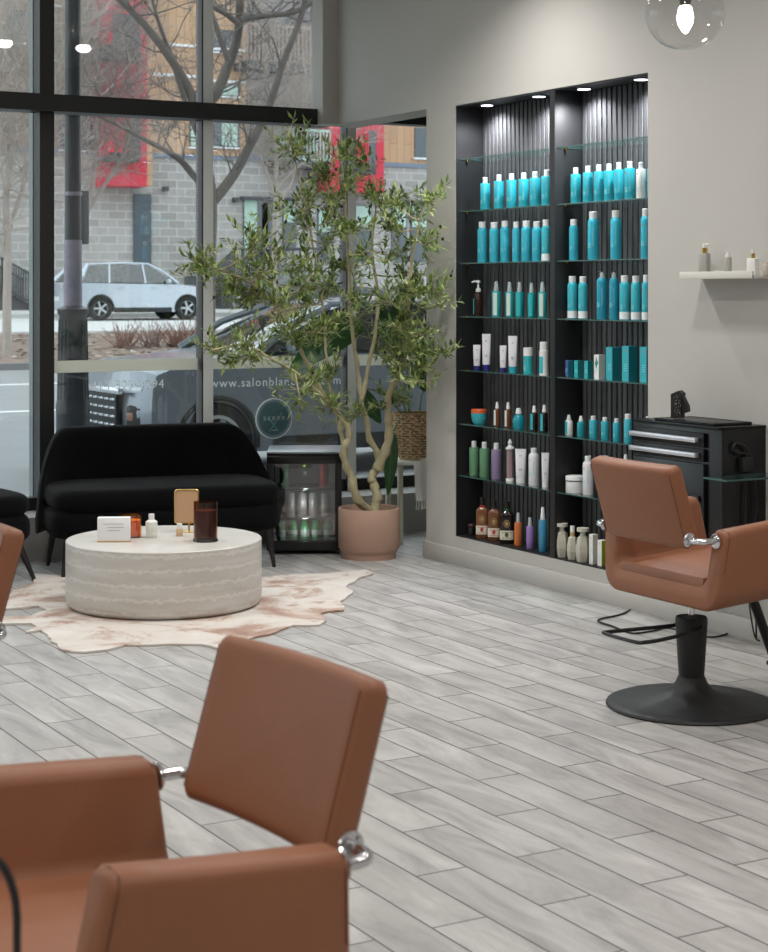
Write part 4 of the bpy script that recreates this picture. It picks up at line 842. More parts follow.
p = A(679, 424, CX0+.09); t = thing('clipper_holder', 'black upright tool holder studded with glitter on the cabinet tray', 'tool holder', (p.x, p.y, CZ1+.014), R(-60))
bm = bmesh.new(); prism(bm, [(-.03, 0), (.018, 0), (.022, .112), (.006, .124), (-.03, .108)], 'y', -.025, .025); obj('holder_body', bm, rubber, t)
bm = bmesh.new(); prism(bm, [(.02, .02), (.048, .03), (.046, .055), (.022, .1)], 'y', -.018, .018); obj('side_pocket', bm, rubber, t)
bm = bmesh.new()
for k in range(26): box(bm, (rt.uniform(-.012, .018), -.0262, rt.uniform(.01, .105)), (.0035, .002, .0035), rot=(0, rt.random(), 0))
obj('glitter_studs', bm, chrome, t)
# glass side shelf + power adapter
GS = thing('glass_side_shelf', 'small green-edged glass shelf on black brackets beside the cabinet', 'shelf', (XW, 5.75, .757))
bm = bmesh.new(); box(bm, (-.21, .0, 0), (.42, .15, .008))
for f in bm.faces: f.material_index = 0 if abs(f.normal.z) > .5 or abs(f.calc_center_median().z) > .004 else 1
obj('glass_panel', bm, [sgl, sedge], GS)
for y in (.045,):
    bm = bmesh.new(); box(bm, (-.18, y, -.011), (.34, .03, .010)); box(bm, (-.008, y, -.03), (.014, .03, .05)); obj('bracket', bm, rubber, GS)
t = thing('power_adapter', 'black plug adapter with coiled cable above the glass side shelf', 'adapter', (5.14, CY0-.02, .763))
bm = bmesh.new(); box(bm, (0, 0, .032), (.055, .036, .062), bev=.005); obj('adapter_body', bm, rubber, t)
bm = bmesh.new(); tube(bm, smooth_path([(.0, 0, .06), (.015, .0, .085), (-.01, 0, .11), (-.055, .0, .125), (-.07, .0, .105), (-.055, .0, .085), (-.02, .0, .08), (.02, 0, .075), (.02, 0, .062)], 5), .006, 8); obj('cable_coil', bm, rubber, t)
ct = t
bm = bmesh.new(); tube(bm, smooth_path([(-.045, 0, .742), (-.052, 0, .6), (-.048, 0, .45), (-.03, -.0, .2), (0, 0, .05), (.03, .0, .02)], 5), .0035, 6); tube(bm, smooth_path([(.0, 0, .742), (.012, 0, .62), (-.008, 0, .5), (-.03, 0, .4)], 5), .0035, 6); cd = obj('cord', bm, rubber, ct); cd.location = Vector((5.19, CY0-.016, 0))-ct.location
t = thing('floor_cable', 'black cable snaking over the tiles behind the chair base', 'cable', (4.6, 5.6, 0))
cp = [F(639, 596, .035), F(634, 606, .012), F(622, 614, .006), F(598, 620, .006), F(612, 626, .006), F(632, 633, .006), F(652, 631, .006), F(668, 628, .006), F(690, 633, .006), F(715, 637, .006), F(740, 628, .006), F(752, 618, .006)]
cp = [q-Vector((4.6, 5.6, 0)) for q in cp]
cp[0] = Vector((XW-.03, F(639, 596, .1).y, .12))-Vector((4.6, 5.6, 0)); cp[0].y += .05
cp += [Vector((XW-.035, 5.93, .03))-Vector((4.6, 5.6, 0)), Vector((XW-.03, 5.94, .16))-Vector((4.6, 5.6, 0))]
bm = bmesh.new(); tube(bm, smooth_path(cp, 6), .0045, 7); obj('cable_run', bm, rubber, t)
# ================================================================== WALL LEDGE WITH BOTTLES
LZ = 1.60
LG = thing('picture_ledge', 'white floating ledge with a front lip on the wall above the cabinet', 'shelf', (XW, 6.09, LZ))
lw = mat('ledge_white', (208, 205, 198), .6)
bm = bmesh.new(); box(bm, (-.065, .0, .006), (.13, .49, .012), bev=.001); obj('ledge_board', bm, lw, LG)
bm = bmesh.new(); box(bm, (-.128, .0, .016), (.010, .49, .032), bev=.001); obj('front_lip', bm, lw, LG)
bm = bmesh.new(); box(bm, (-.004, 0, .02), (.008, .49, .036)); obj('back_rail', bm, lw, LG)
clg = mat('clear_grey_glass', (168, 166, 160), .15)
def ledge_bottle(px, pyt, w, key, label, capm, bodym, capw_, caph, pump=False):
    p = A(px, pyt, XW-.06); D = depth(p); h = p.z-(LZ+.012); r = w*D/FPX/2
    t = thing('pump_bottle' if pump else 'glass_bottle', label, 'bottle', (p.x, p.y, LZ+.0125), R(-70))
    hb = h*(1-caph); bm = bmesh.new(); box(bm, (0, 0, hb/2), (2*r*.74, 2*r*.74, hb), bev=.004); obj('bottle_body', bm, bodym, t)
    bm = bmesh.new(); lathe(bm, [(0, hb), (r*capw_, hb), (r*capw_, hb+h*caph*.55), (0, hb+h*caph*.55)], 16); obj('collar', bm, capm, t)
    bm = bmesh.new(); lathe(bm, [(0, hb+h*caph*.55), (r*capw_*.6, hb+h*caph*.55), (r*capw_*.6, h), (0, h)], 14)
    if pump: tube(bm, [(0, 0, h-.006), (.02, -.01, h-.005), (.032, -.016, h-.009)], .004, 8)
    obj('cap', bm, white_pl, t)
ledge_bottle(704.5, 243.5, 12.5, 'a', 'clear grey bottle with gold collar and white pump on the ledge', gold, clg, .5, .30, True)
ledge_bottle(728, 252, 8, 'b', 'small clear bottle with white cap in the middle of the ledge', white_pl, clg, .62, .22)
ledge_bottle(753, 249.5, 13, 'c', 'square white bottle with gold collar at the near end of the ledge', gold, white_pl, .34, .34)
ledge_bottle(766.5, 262, 8, 'd', 'beige square bottle cut by the right edge on the ledge', gold, mat('beige_bottle', (190, 180, 165), .5), .3, .15)
# ================================================================== PENDANT
p = Vector((4.04, 4.95, 2.538)); PD = thing('pendant_lamp', 'clear glass globe pendant lamp with glowing bulb at the top edge', 'lamp', (p.x, p.y, CEIL))
dz = p.z-CEIL; bm = bmesh.new(); rg = .143
prof = [(rg*math.sin(a), dz-rg*.93*math.cos(a)) for a in [R(0+165*k/22) for k in range(23)]]; prof[0] = (0, prof[0][1])
lathe(bm, prof, 48); obj('glass_globe', bm, glassmat('globe_glass', (247, 247, 247), 1.5, .0, .0), PD, angle=80)
bm = bmesh.new(); lathe(bm, [(0, dz+.02), (.016, dz+.02), (.04, dz+.135), (.042, dz+.175), (.0, dz+.19)], 24); lathe(bm, [(0, -.02), (.06, -.02), (.06, 0), (0, 0)], 32); tube(bm, [(0, 0, dz+.18), (0, 0, -.01)], .004, 6); obj('socket_and_cord', bm, mat('smoked_nickel', (70, 68, 66), .3, metal=.8), PD)
bm = bmesh.new(); lathe(bm, [(0, dz-.075), (.010, dz-.068), (.026, dz-.04), (.030, dz-.015), (.024, dz+.015), (.014, dz+.03), (0, dz+.03)], 24); obj('bulb', bm, mat('bulb_glow', (255, 250, 240), .4, emit=(255, 244, 228), es=14), PD)
# ================================================================== BENT STAND AT LOWER LEFT
q0 = B(17, 952, 2.10); q1 = B(14, 893, 2.10); q2 = B(4, 868, 2.10); q3 = B(-14, 856, 2.10)
t = thing('bent_tube_stand', 'thin black bent tube cut off at the lower left corner', 'stand', (q0.x, q0.y, 0))
q = lambda v: Vector(v)-Vector((q0.x, q0.y, 0))
bm = bmesh.new(); tube(bm, smooth_path([(0, 0, .01), (0, 0, .3), q(q0), q(B(16.5, 915, 2.10)), q(q1), q(q2), q(q3), q(q3)+Vector((-.05, 0, -.01)), q(q3)+Vector((-.07, 0, -.06))], 6), .0052, 8); obj('bent_tube', bm, rubber, t)
bm = bmesh.new(); lathe(bm, [(0, 0), (.09, 0), (.09, .008), (.01, .014), (0, .014)], 28); obj('foot_plate', bm, rubber, t)
# ================================================================== DOWNLIGHTS
for i, (x, y) in enumerate(((4.61, 7.48), (4.01, 7.45))):
    t = thing('ceiling_downlight', 'small white ceiling spot with domed lens %s' % ('nearer the product wall' if i == 0 else 'farther from the product wall'), 'ceiling light', (x, y, CEIL))
    bm = bmesh.new(); lathe(bm, [(0, 0), (.05, 0), (.05, -.10), (.046, -.10), (.046, -.09), (0, -.09)], 32); obj('housing', bm, whitem, t)
    bm = bmesh.new(); lathe(bm, [(.046, -.098), (.056, -.115), (.056, -.13), (.04, -.148), (0, -.155)], 32); obj('lens', bm, mat('downlight_lens', (255, 255, 255), .4, emit=(255, 250, 244), es=18), t)
# ================================================================== OUTSIDE: GROUND
asph = mat('asphalt', (138, 139, 141), .9, var=.06, vscale=1.5); conc = mat('concrete', (186, 186, 184), .9, var=.05, vscale=1.2)
def strip(name, prof, m, x0=-30, x1=75):
    bm = bmesh.new(); th = .3
    loft(bm, [[(x, y, z) for y, z in prof]+[(x, prof[-1][0], prof[-1][1]-th), (x, prof[0][0], prof[0][1]-th)] for x in (x0, x1)])
    return tag(obj(name, bm, m, smooth=False), kind='structure')
strip('sidewalk', [(10.2, -.10), (13.5, -.10)], conc); strip('kerb_near', [(13.5, -.095), (13.7, -.095)], mat('kerb', (170, 170, 168), .9))
strip('road', [(13.7, -.14), (20, -.14), (33.2, .0)], asph); strip('kerb_far', [(33.2, .13), (33.4, .13)], mat('kerb_dark', (120, 120, 122), .9))
for y in (23.3, 28.9):
    z = -.14+.14*(y-20)/13.2; strip('lane_marking', [(y-.09, z+.008), (y+.09, z+.011)], mat('road_paint', (225, 226, 226), .8))
strip('verge', [(33.4, .12), (41, .5)], mat('mulch_soil', (128, 112, 102), .95, var=.25, vscale=3, bump=.8, bscale=8))
strip('parking_street', [(41, .55), (50, .72)], mat('light_concrete', (196, 197, 196), .9, var=.04)); strip('far_sidewalk', [(50, .85), (56.2, .95)], conc)
fm = mat('salon_facade', (96, 92, 90), .9, var=.06)
sstruct('wall_facade', [(-20, 32, 10.16, 10.5, CEIL+.08, 13), (6.66, 32, 10.16, 10.5, -.1, CEIL+.08), (-20, -4.12, 10.16, 10.5, -.1, CEIL+.08)], fm)
rx = random.Random(5)
# leaf litter on the verge: countless scraps, one object
bm = bmesh.new()
for k in range(2600):
    x, y = rx.uniform(4, 34), rx.uniform(33.6, 40.8); z = .12+.38*(y-33.4)/7.6+.02; a = rx.random()*6; s = rx.uniform(.05, .13); mi = rx.choice((0, 1, 2))
    f = bm.faces.new([bm.verts.new((x+s*math.cos(a+q), y+s*math.sin(a+q), z+rx.uniform(0, .05))) for q in (0, 2.1, 4.2)]); f.material_index = mi
tag(obj('leaf_litter', bm, [mat('litter_a', (150, 132, 118), .9), mat('litter_b', (186, 176, 166), .9), mat('litter_c', (110, 92, 80), .9)], smooth=False), 'dry brown leaf litter covering the verge across the road', 'leaf litter', kind='stuff')
# ------------------------------------------------------------------ bare trees and shrubs
def bare(name, label, cat, limbs, Y, m, twigs, seed, levels=2, tl=1.2, tr=.02, gz=None, group=None, updir=.25, Yj=.6):
    r = random.Random(seed); base = B(limbs[0][0][0][0], limbs[0][0][0][1], Y); base.z = gz
    t = thing(name, label, cat, base, group=group); bm = bmesh.new(); tb = bmesh.new(); anch = []
    for pts, r0, r1 in limbs:
        P = []
        for i, q in enumerate(pts):
            v = B(q[0], q[1], Y+(q[2] if len(q) > 2 else 0))-base; P.append(v)
        if pts is limbs[0][0]: P[0].z = 0
        P = smooth_path(P, 4); n = len(P); tube(bm, P, [r0+(r1-r0)*(i/(n-1)) for i in range(n)], 9)
        anch += [(P[i], (P[min(i+1, n-1)]-P[max(i-1, 0)]).normalized(), (r0+(r1-r0)*i/n)) for i in range(n) if i > n*(.45 if pts is limbs[0][0] else .15)]
    def grow(p, d, L, rad, lev):
        pts = [p]; q = p.copy(); dd = d.copy(); n = 4
        for k in range(n):
            dd = (dd+Vector((r.uniform(-.35, .35), r.uniform(-.35, .35), r.uniform(-.18, .3)+updir*.2))).normalized(); q = q+dd*L/n; pts.append(q.copy())
        tube(tb, pts, [rad*(1-.17*k) for k in range(n+1)], 4, caps=False)
        if lev > 0:
            for k in range(4):
                i = r.randint(1, n); side = Vector((r.uniform(-1, 1), r.uniform(-.8, .8), r.uniform(-.5, .9))).normalized(); grow(pts[i], (dd*.5+side).normalized(), L*r.uniform(.5, .75), rad*.55, lev-1)
    for k in range(twigs):
        p, d, rad = r.choice(anch); side = Vector((r.uniform(-1, 1), r.uniform(-Yj, Yj), r.uniform(-.4, 1))).normalized()
        grow(p, (d*.4+side).normalized(), tl*r.uniform(.6, 1.3), min(tr, rad*.6), levels)
    obj('trunk', bm, m, t, angle=80); obj('twigs', tb, m, t, angle=80); return t
barkd = mat('street_bark', (106, 98, 94), .95, var=.15, vscale=6, bump=.4, bscale=12); barkl = mat('pale_bark', (168, 158, 150), .9, var=.1, vscale=6)
bare('street_tree', 'large bare forked street tree behind the second window mullion', 'tree',
     [([(205, 345), (206, 300), (207, 250), (209, 215), (208, 185), (203, 150), (206, 110, .3), (218, 90, .3), (228, 66, .3), (238, 35, .2), (240, 0, 0), (242, -40, 0)], .15, .05),
      ([(209, 205), (224, 188), (238, 168), (250, 145), (262, 122), (272, 98), (284, 60), (300, 20), (312, -30)], .085, .04),
      ([(205, 160), (196, 110), (186, 84), (166, 52), (142, 22), (118, -2), (90, -30)], .085, .04),
      ([(205, 188), (194, 176), (180, 160), (163, 149), (140, 137), (116, 124), (90, 112)], .06, .02),
      ([(240, 20), (255, 17), (272, 15), (290, 13), (306, 7), (322, -4)], .055, .03), ([(228, 60), (214, 20), (204, -10)], .05, .03), ([(240, 25), (226, 14), (208, 4), (190, -8)], .05, .03), ([(205, 150), (188, 110), (172, 60), (158, 20), (150, -10)], .05, .02)],
     24, barkd, 58, 21, levels=2, tl=.9, tr=.015, gz=-.02+.0)
bare('street_tree', 'pale thin bare tree at the left edge across the road', 'tree',
     [([(7, 350), (7, 300), (8, 240), (6, 200), (10, 150), (4, 90), (0, 20)], .10, .03), ([(8, 235), (22, 190), (34, 150), (44, 110), (60, 60), (70, 10)], .05, .02), ([(7, 260), (-10, 200), (-20, 120)], .05, .02), ([(10, 150), (26, 120), (22, 80), (30, 30), (34, 0)], .03, .02)],
     35, barkl, 95, 22, levels=3, tl=1.5, tr=.016, gz=.16)
bare('street_tree', 'twiggy bare tree in front of the left red balcony bay', 'tree',
     [([(74, 340), (74, 290), (77, 240), (90, 200), (96, 150), (100, 100), (96, 40), (104, 0)], .08, .03), ([(84, 215), (108, 180), (125, 150), (132, 110), (128, 60), (140, 20)], .05, .02), ([(77, 240), (72, 190), (70, 130), (78, 70), (60, 20)], .05, .02)],
     37, mat('grey_bark', (150, 138, 134), .9, var=.1), 110, 23, levels=3, tl=1.5, tr=.016, gz=.3)
bare('street_tree', 'slender pale bare tree right of the second mullion', 'tree',
     [([(274, 300), (274, 270), (275, 230), (276, 200), (276, 160), (272, 110), (266, 70), (262, 30), (258, 0)], .07, .03), ([(276, 200), (262, 160), (252, 130), (248, 90)], .03, .015), ([(275, 215), (292, 180), (300, 140), (306, 100), (304, 60)], .04, .015), ([(276, 190), (300, 165), (330, 150), (360, 140)], .03, .012)],
     38, barkl, 95, 24, levels=3, tl=1.4, tr=.014, gz=.33)
for i, (px, py, n_, lab) in enumerate(((184, 335, 22, 'reddish bare shrub left of the street tree trunk'), (124, 345, 12, 'small bare shrub on the verge below the silver car'), (152, 338, 10, 'low bare shrub on the verge between two larger ones'))):
    Y = 36.5; p = B(px, py, Y); gz_ = .12+.38*(Y-33.4)/7.6; t = thing('bare_shrub', lab, 'shrub', (p.x, Y, gz_)); bm = bmesh.new()
    for k in range(n_*6):
        a = rx.random()*2*PI; L = rx.uniform(.3, .75); d = Vector((math.cos(a)*rx.uniform(.2, 1), math.sin(a)*rx.uniform(.2, 1), rx.uniform(.5, 1))).normalized(); q = Vector((rx.uniform(-.25, .25)*(n_/18), rx.uniform(-.25, .25), 0))
        tube(bm, [q, q+d*L*.5, q+d*L+Vector((rx.uniform(-.1, .1), 0, rx.uniform(0, .1)))], [.010, .007, .004], 4, caps=False)
    obj('branches', bm, mat('red_twigs', (136, 100, 92), .9), t)
# ------------------------------------------------------------------ street lamp
lampm = mat('lamp_paint', (44, 48, 54), .45, metal=.2); p = B(73, 300, 13.0)
t = thing('street_lamp', 'dark fluted street lamp post with flared base outside the window', 'lamp post', (p.x, 13.0, -.1))
D = depth(p); s = D/FPX
def zz(py): return CAMH+(290-py)*s+.1
bm = bmesh.new(); rb = 15.2*s
pr = [(0, 0), (rb*1.25, 0), (rb*1.25, .06), (rb*1.1, .10), (rb*1.1, zz(412)), (rb*1.14, zz(405)), (rb*1.0, zz(398)), (rb*.96, zz(360)), (rb*.9, zz(316)), (rb*1.02, zz(313)), (rb*1.02, zz(309)), (rb*.62, zz(306))]
lathe(bm, pr+[(0, zz(306))], 24); bs = obj('fluted_base', bm, lampm, t)
bm = bmesh.new()
for k in range(20):
    a = 2*PI*k/20; tube(bm, [(rb*1.09*math.cos(a), rb*1.09*math.sin(a), .12), (rb*.9*math.cos(a), rb*.9*math.sin(a), zz(320))], .006, 5)
obj('flute', bm, lampm, bs)
bm = bmesh.new(); lathe(bm, [(0, zz(308)), (9.0*s, zz(308)), (8.2*s, zz(200)), (8.0*s, zz(0)), (7.6*s, 5.2), (0, 5.2)], 24); obj('pole', bm, lampm, t)
bm = bmesh.new(); lathe(bm, [(9.2*s, zz(306)), (9.0*s, zz(240))], 24); lathe(bm, [(8.9*s, zz(196)), (9.3*s, zz(194)), (8.9*s, zz(192))], 24); tag(obj('pole_highlight', bm, mat('pole_highlight', (140, 132, 150), .5), t), 'pale lilac highlight painted around the pole')  # reflected sheen on the shaft painted as a pale sleeve, plus thin ring
bm = bmesh.new(); box(bm, (13*s+.0, .03, zz(217)), (9*s, .05, 54*s), bev=.01); tube(bm, [(0, 0, zz(200)), (12*s, .02, zz(200))], .01, 6); obj('sign_box', bm, mat('sign_back', (120, 122, 126), .5), t)
# ------------------------------------------------------------------ cars
def make_car(name, label, loc, rz, Lc, Wc, Hc, paint, wb, fo, hood, belt, suv=1.0, grille=True):
    t = thing(name, label, 'car', loc, rz); wr = .345; hw = Wc/2
    pm = paint; gm = glassmat('car_glass', (74, 84, 84), 1.5, .0, .08); dk = mat('car_trim', (30, 31, 34), .6)
    # side outline of the lower body (x from nose 0 to tail Lc), with wheel openings
    def arch(cx, z0=.24, r=.40): return [(cx+r*math.cos(R(a)), max(z0, .345+r*math.sin(R(a)))) for a in range(195, -16, -15)]
    cxf, cxr = fo, fo+wb
    top = [(0.02, .62), (.04, .80), (.10, hood-.06), (.30, hood), (.9, hood+.05), (1.22, belt+.02), (Lc*.55, belt+.03), (Lc-.28, belt+.06), (Lc-.06, belt), (Lc, .75), (Lc-.02, .42), (Lc-.10, .28)]
    bot = [(cxr+.41, .26)]+[(x, z) for x, z in arch(cxr)][::-1][::1]
    bot = [(cxr+.42, .26)]+arch(cxr)[::-1]+[(cxr-.42, .24), (cxf+.42, .24)]+arch(cxf)[::-1]+[(cxf-.42, .24), (.12, .22), (.03, .36)]
    poly = top+bot
    bm = bmesh.new(); rings = []
    for v in (-1, -.985, -.95, -.85, -.5, 0, .5, .85, .95, .985, 1):
        e = abs(v); yv = v*hw; rr_ = []
        for x, z in poly:
            nose = max(0, 1-x/.9); tail = max(0, 1-(Lc-x)/.5)
            xx = x+.17*nose*e**4-.12*tail*e**4
            zf = (z-.65)/.5; inn = .07*max(0, zf)+.03*max(0, -zf)
            rr_.append((xx, yv*(1-inn*e)- (0), z-(.05*e**8 if z > .8 else 0)))
        rings.append(rr_)
    loft(bm, rings); obj('body', bm, pm, t, angle=30)
    # cabin glass and roof
    g = [(1.12, belt), (1.95, Hc-.10), (2.3, Hc-.045), (Lc*.62, Hc-.04), (Lc-.62, Hc-.11), (Lc-.2, belt+.04)]
    def cab(poly, wtop, wbot, zt, zb):
        rr_ = []
        for v in (-1, -.97, -.6, 0, .6, .97, 1):
            rr_.append([(x+.10*abs(v)**3*(1 if x < 2 else 0), v*(wbot+(wtop-wbot)*max(0, min(1, (z-zb)/(zt-zb)))), z-.03*abs(v)**6*(z > zb+.2)) for x, z in poly])
        return rr_
    bm = bmesh.new(); loft(bm, cab(g, hw*.72, hw*.93, Hc, belt)); obj('windows', bm, gm, t, angle=30)
    bm = bmesh.new(); loft(bm, [[(x*.94+.15, v*hw*.6, z) for x, z in [(1.4, belt-.1), (2.0, belt+.2), (Lc-.8, belt+.2), (Lc-.7, belt-.1)]] for v in (-1, 1)]); obj('interior', bm, dk, t)
    rf = [(1.93, Hc-.11), (2.3, Hc-.04), (2.8, Hc-.01), (Lc*.62, Hc), (Lc-.75, Hc-.06), (Lc-.56, Hc-.11)]
    rf2 = rf+[(x, z-.045) for x, z in rf[::-1]]
    bm = bmesh.new(); loft(bm, cab(rf2, hw*.745, hw*.745, Hc, belt)); obj('roof', bm, pm, t, angle=30)
    for s in (-1, 1):
        y0, y1 = s*hw*.94, s*hw*.735
        bm = bmesh.new()
        tube(bm, [(1.20, y0, belt), (1.60, s*hw*.845, belt+(Hc-belt)*.5), (2.05, y1, Hc-.09)], [.05, .035, .035], 6)
        tube(bm, [(Lc-.30, y0, belt+.03), (Lc-.5, s*hw*.84, belt+.28), (Lc-.68, y1, Hc-.1)], [.16, .12, .07], 6)
        for xx, dx in ((Lc*.48, .04), (Lc*.72, -.06)): tube(bm, [(xx, y0, belt), (xx+dx, y1*1.01, Hc-.08)], [.03, .03], 6)
        tube(bm, [(2.05, y1, Hc-.075), (Lc*.6, y1*1.01, Hc-.055), (Lc-.68, y1, Hc-.1)], .03, 6)
        obj('pillar', bm, pm if s else dk, t)
        bm = bmesh.new(); box(bm, (Lc*.5, s*(hw-.005), .30), (wb-.9, .03, .14), bev=.01); obj('sill_cladding', bm, dk, t)
        bm = bmesh.new(); box(bm, (1.55, s*(hw+.07), belt+.06), (.12, .2, .13), bev=.04, seg=3); obj('mirror', bm, pm, t)
        for dx in (Lc*.40, Lc*.62):
            bm = bmesh.new(); box(bm, (dx+.1, s*(hw+.005), belt-.12), (.18, .03, .03), bev=.01); obj('door_handle', bm, pm, t)
        for cx in (cxf, cxr):
            bm = bmesh.new(); tube(bm, [(cx+.385*math.cos(R(a)), s*(hw-.005), .345+.385*math.sin(R(a))) for a in range(-10, 191, 12)], .026, 6); obj('arch_trim', bm, dk, t)
    for cx in (cxf, cxr):
        for s in (-1, 1):
            yo = s*(hw-.12)
            bm = bmesh.new(); lathe(bm, [(.21, -.10), (wr-.02, -.11), (wr, -.09), (wr, .09), (wr-.02, .11), (.21, .10)], 32, (cx, yo, wr), rot=(R(90), 0, 0)); lathe(bm, [(0, -.02), (.21, -.02), (.21, .02), (0, .02)], 24, (cx, yo, wr), rot=(R(90), 0, 0)); wh = obj('wheel', bm, mat('tyre', (28, 28, 30), .8), t)
            bm = bmesh.new()
            for k in range(5):
                a = 2*PI*k/5; box(bm, (cx+.12*math.cos(a), yo+s*.085, wr+.12*math.sin(a)), (.2, .03, .055), rot=(0, -a, 0), bev=.008)
            lathe(bm, [(.205, -.005), (.235, -.005), (.235, .02), (.205, .02)], 28, (cx, yo+s*.095, wr), rot=(R(90), 0, 0)); lathe(bm, [(0, -.02), (.05, -.02), (.05, .02), (0, .02)], 16, (cx, yo+s*.09, wr), rot=(R(90), 0, 0))
            obj('rim', bm, mat('alloy', (190, 194, 198), .3, metal=.7), wh)
    hl = mat('headlight', (226, 232, 238), .1, spec=.8)
    for s in (-1, 1):
        bm = bmesh.new(); box(bm, (.115, s*(hw-.30), hood-.24), (.10, .36, .05), rot=(0, 0, s*R(-22)), bev=.015); obj('headlight', bm, hl, t)
        bm = bmesh.new(); box(bm, (.135, s*(hw-.20), .56), (.10, .20, .24), rot=(0, 0, s*R(-26)), bev=.03); lmp = obj('fog_lamp_recess', bm, dk, t)
        bm = bmesh.new(); box(bm, (.082, s*(hw-.225), .58), (.03, .08, .08), rot=(0, 0, s*R(-26)), bev=.01); obj('fog_lamp', bm, mat('amber_lens', (150, 104, 88), .3), lmp)
        bm = bmesh.new(); box(bm, (Lc-.13, s*(hw-.17), belt-.10), (.20, .30, .14), rot=(0, 0, s*R(16)), bev=.03); obj('tail_light', bm, mat('tail_lens', (196, 40, 46), .3), t)
    if grille:
        bm = bmesh.new(); box(bm, (.02, 0, .62), (.06, 1.12, .34), bev=.02); gr = obj('grille', bm, dk, t)
        bm = bmesh.new(); box(bm, (.0, 0, .80), (.05, 1.3, .055), bev=.01)
        for r_ in range(4):
            for c_ in range(8): box(bm, (-.014, -.49+.14*c_+(.0 if r_ % 2 else .0), .50+.075*r_), (.02, .11, .022), bev=.004)
        obj('chrome_bars', bm, mat('grille_chrome', (205, 210, 216), .2, metal=.7), gr)
    bm = bmesh.new(); box(bm, (.06, 0, .30), (.1, 1.3, .12), bev=.03); obj('lower_bumper', bm, mat('bumper_silver', (170, 176, 182), .4), t)
    bm = bmesh.new(); box(bm, (Lc-.03, 0, .62), (.06, .5, .13), bev=.01); obj('number_plate', bm, mat('plate', (205, 208, 208), .5), t)
    return t
carg = mat('car_grey', (134, 142, 152), .3, metal=.3, coat=.5); cars = mat('car_silver', (176, 184, 194), .25, metal=.25, coat=.6); card = mat('car_black', (40, 42, 48), .3, metal=.2, coat=.6)
make_car('parked_car', 'grey compact car parked at the kerb just outside the window', (5.62, 15.25, -.14), 0, 4.54, 1.82, 1.63, carg, 2.70, .82, 1.05, 1.12)
make_car('parked_car', 'silver wagon parked across the street before the block wall', (21.28, 48.4, .68), PI, 4.6, 1.8, 1.70, cars, 2.66, .92, .98, 1.06, grille=False)
p = B(275, 300, 47.5); make_car('parked_car', 'black car with red tail light half hidden behind the olive tree', (p.x+4.0, 48.4, .70), PI, 4.7, 1.8, 1.5, card, 2.7, .95, .92, .98, grille=False)
# ------------------------------------------------------------------ apartment building across the street
YB = 56.0
def cmu():
    m = bpy.data.materials.new('block_wall'); m.use_nodes = True; nt = m.node_tree; b = nt.nodes['Principled BSDF']; L = nt.links.new
    tc = nt.nodes.new('ShaderNodeTexCoord'); sp = nt.nodes.new('ShaderNodeSeparateXYZ'); L(tc.outputs['Object'], sp.inputs[0]); cb_ = nt.nodes.new('ShaderNodeCombineXYZ'); L(sp.outputs[0], cb_.inputs[0]); L(sp.outputs[2], cb_.inputs[1])
    br = nt.nodes.new('ShaderNodeTexBrick'); L(cb_.outputs[0], br.inputs['Vector']); br.inputs['Scale'].default_value = 1; br.inputs['Brick Width'].default_value = .62; br.inputs['Row Height'].default_value = .275; br.inputs['Mortar Size'].default_value = .014
    br.inputs['Color1'].default_value = lin((146, 142, 140)); br.inputs['Color2'].default_value = lin((164, 160, 158)); br.inputs['Mortar'].default_value = lin((190, 188, 186)); L(br.outputs[0], b.inputs['Base Color']); b.inputs['Roughness'].default_value = .9; return m
def panelm(nm, c1, c2, w_):
    m = bpy.data.materials.new(nm); m.use_nodes = True; nt = m.node_tree; b = nt.nodes['Principled BSDF']; L = nt.links.new
    tc = nt.nodes.new('ShaderNodeTexCoord'); wv = nt.nodes.new('ShaderNodeTexBrick'); sp = nt.nodes.new('ShaderNodeSeparateXYZ'); L(tc.outputs['Object'], sp.inputs[0]); cb_ = nt.nodes.new('ShaderNodeCombineXYZ'); L(sp.outputs[2], cb_.inputs[0]); L(sp.outputs[0], cb_.inputs[1]); L(cb_.outputs[0], wv.inputs['Vector'])
    wv.inputs['Scale'].default_value = 1; wv.inputs['Brick Width'].default_value = 4; wv.inputs['Row Height'].default_value = w_; wv.inputs['Mortar Size'].default_value = .012; wv.inputs['Color1'].default_value = lin(c1); wv.inputs['Color2'].default_value = lin(c2); wv.inputs['Mortar'].default_value = lin([x*.8 for x in c1]); L(wv.outputs[0], b.inputs['Base Color']); b.inputs['Roughness'].default_value = .8; return m
blockm = cmu(); tanm = panelm('tan_cladding', (176, 142, 112), (188, 154, 124), .3); brownm = panelm('brown_cladding', (128, 112, 106), (146, 128, 120), .3)
redm = mat('red_cladding', (196, 48, 70), .7); dkw = mat('dark_window', (62, 70, 80), .2, spec=.7); mint = mat('mint_blind', (170, 196, 186), .7); railm = mat('dark_rail', (60, 62, 68), .6); flm = mat('grey_flashing', (110, 122, 140), .6); whm = mat('white_trim', (220, 224, 228), .6)
b0 = B(160, 300, YB); b0.z = .9
BD = thing('apartment_building', 'long apartment block with grey block ground floor and red balcony bays across the street', 'building', b0)
def bb(name, px0, px1, py0, py1, m, out=0, th=.3, parent=BD, lab=None, bev=0):
    Yf = YB-out; a = B(px0, (py0+py1)/2, Yf).x; c = B(px1, (py0+py1)/2, Yf).x; pm_ = (px0+px1)/2; z1 = B(pm_, py0, Yf).z; z0 = B(pm_, py1, Yf).z
    bm = bmesh.new(); box(bm, Vector(((a+c)/2, Yf+th/2, (z0+z1)/2))-b0, (c-a, th, z1-z0), bev=bev); o = obj(name, bm, m, parent, smooth=False)
    if lab: o['label'] = lab
    return o
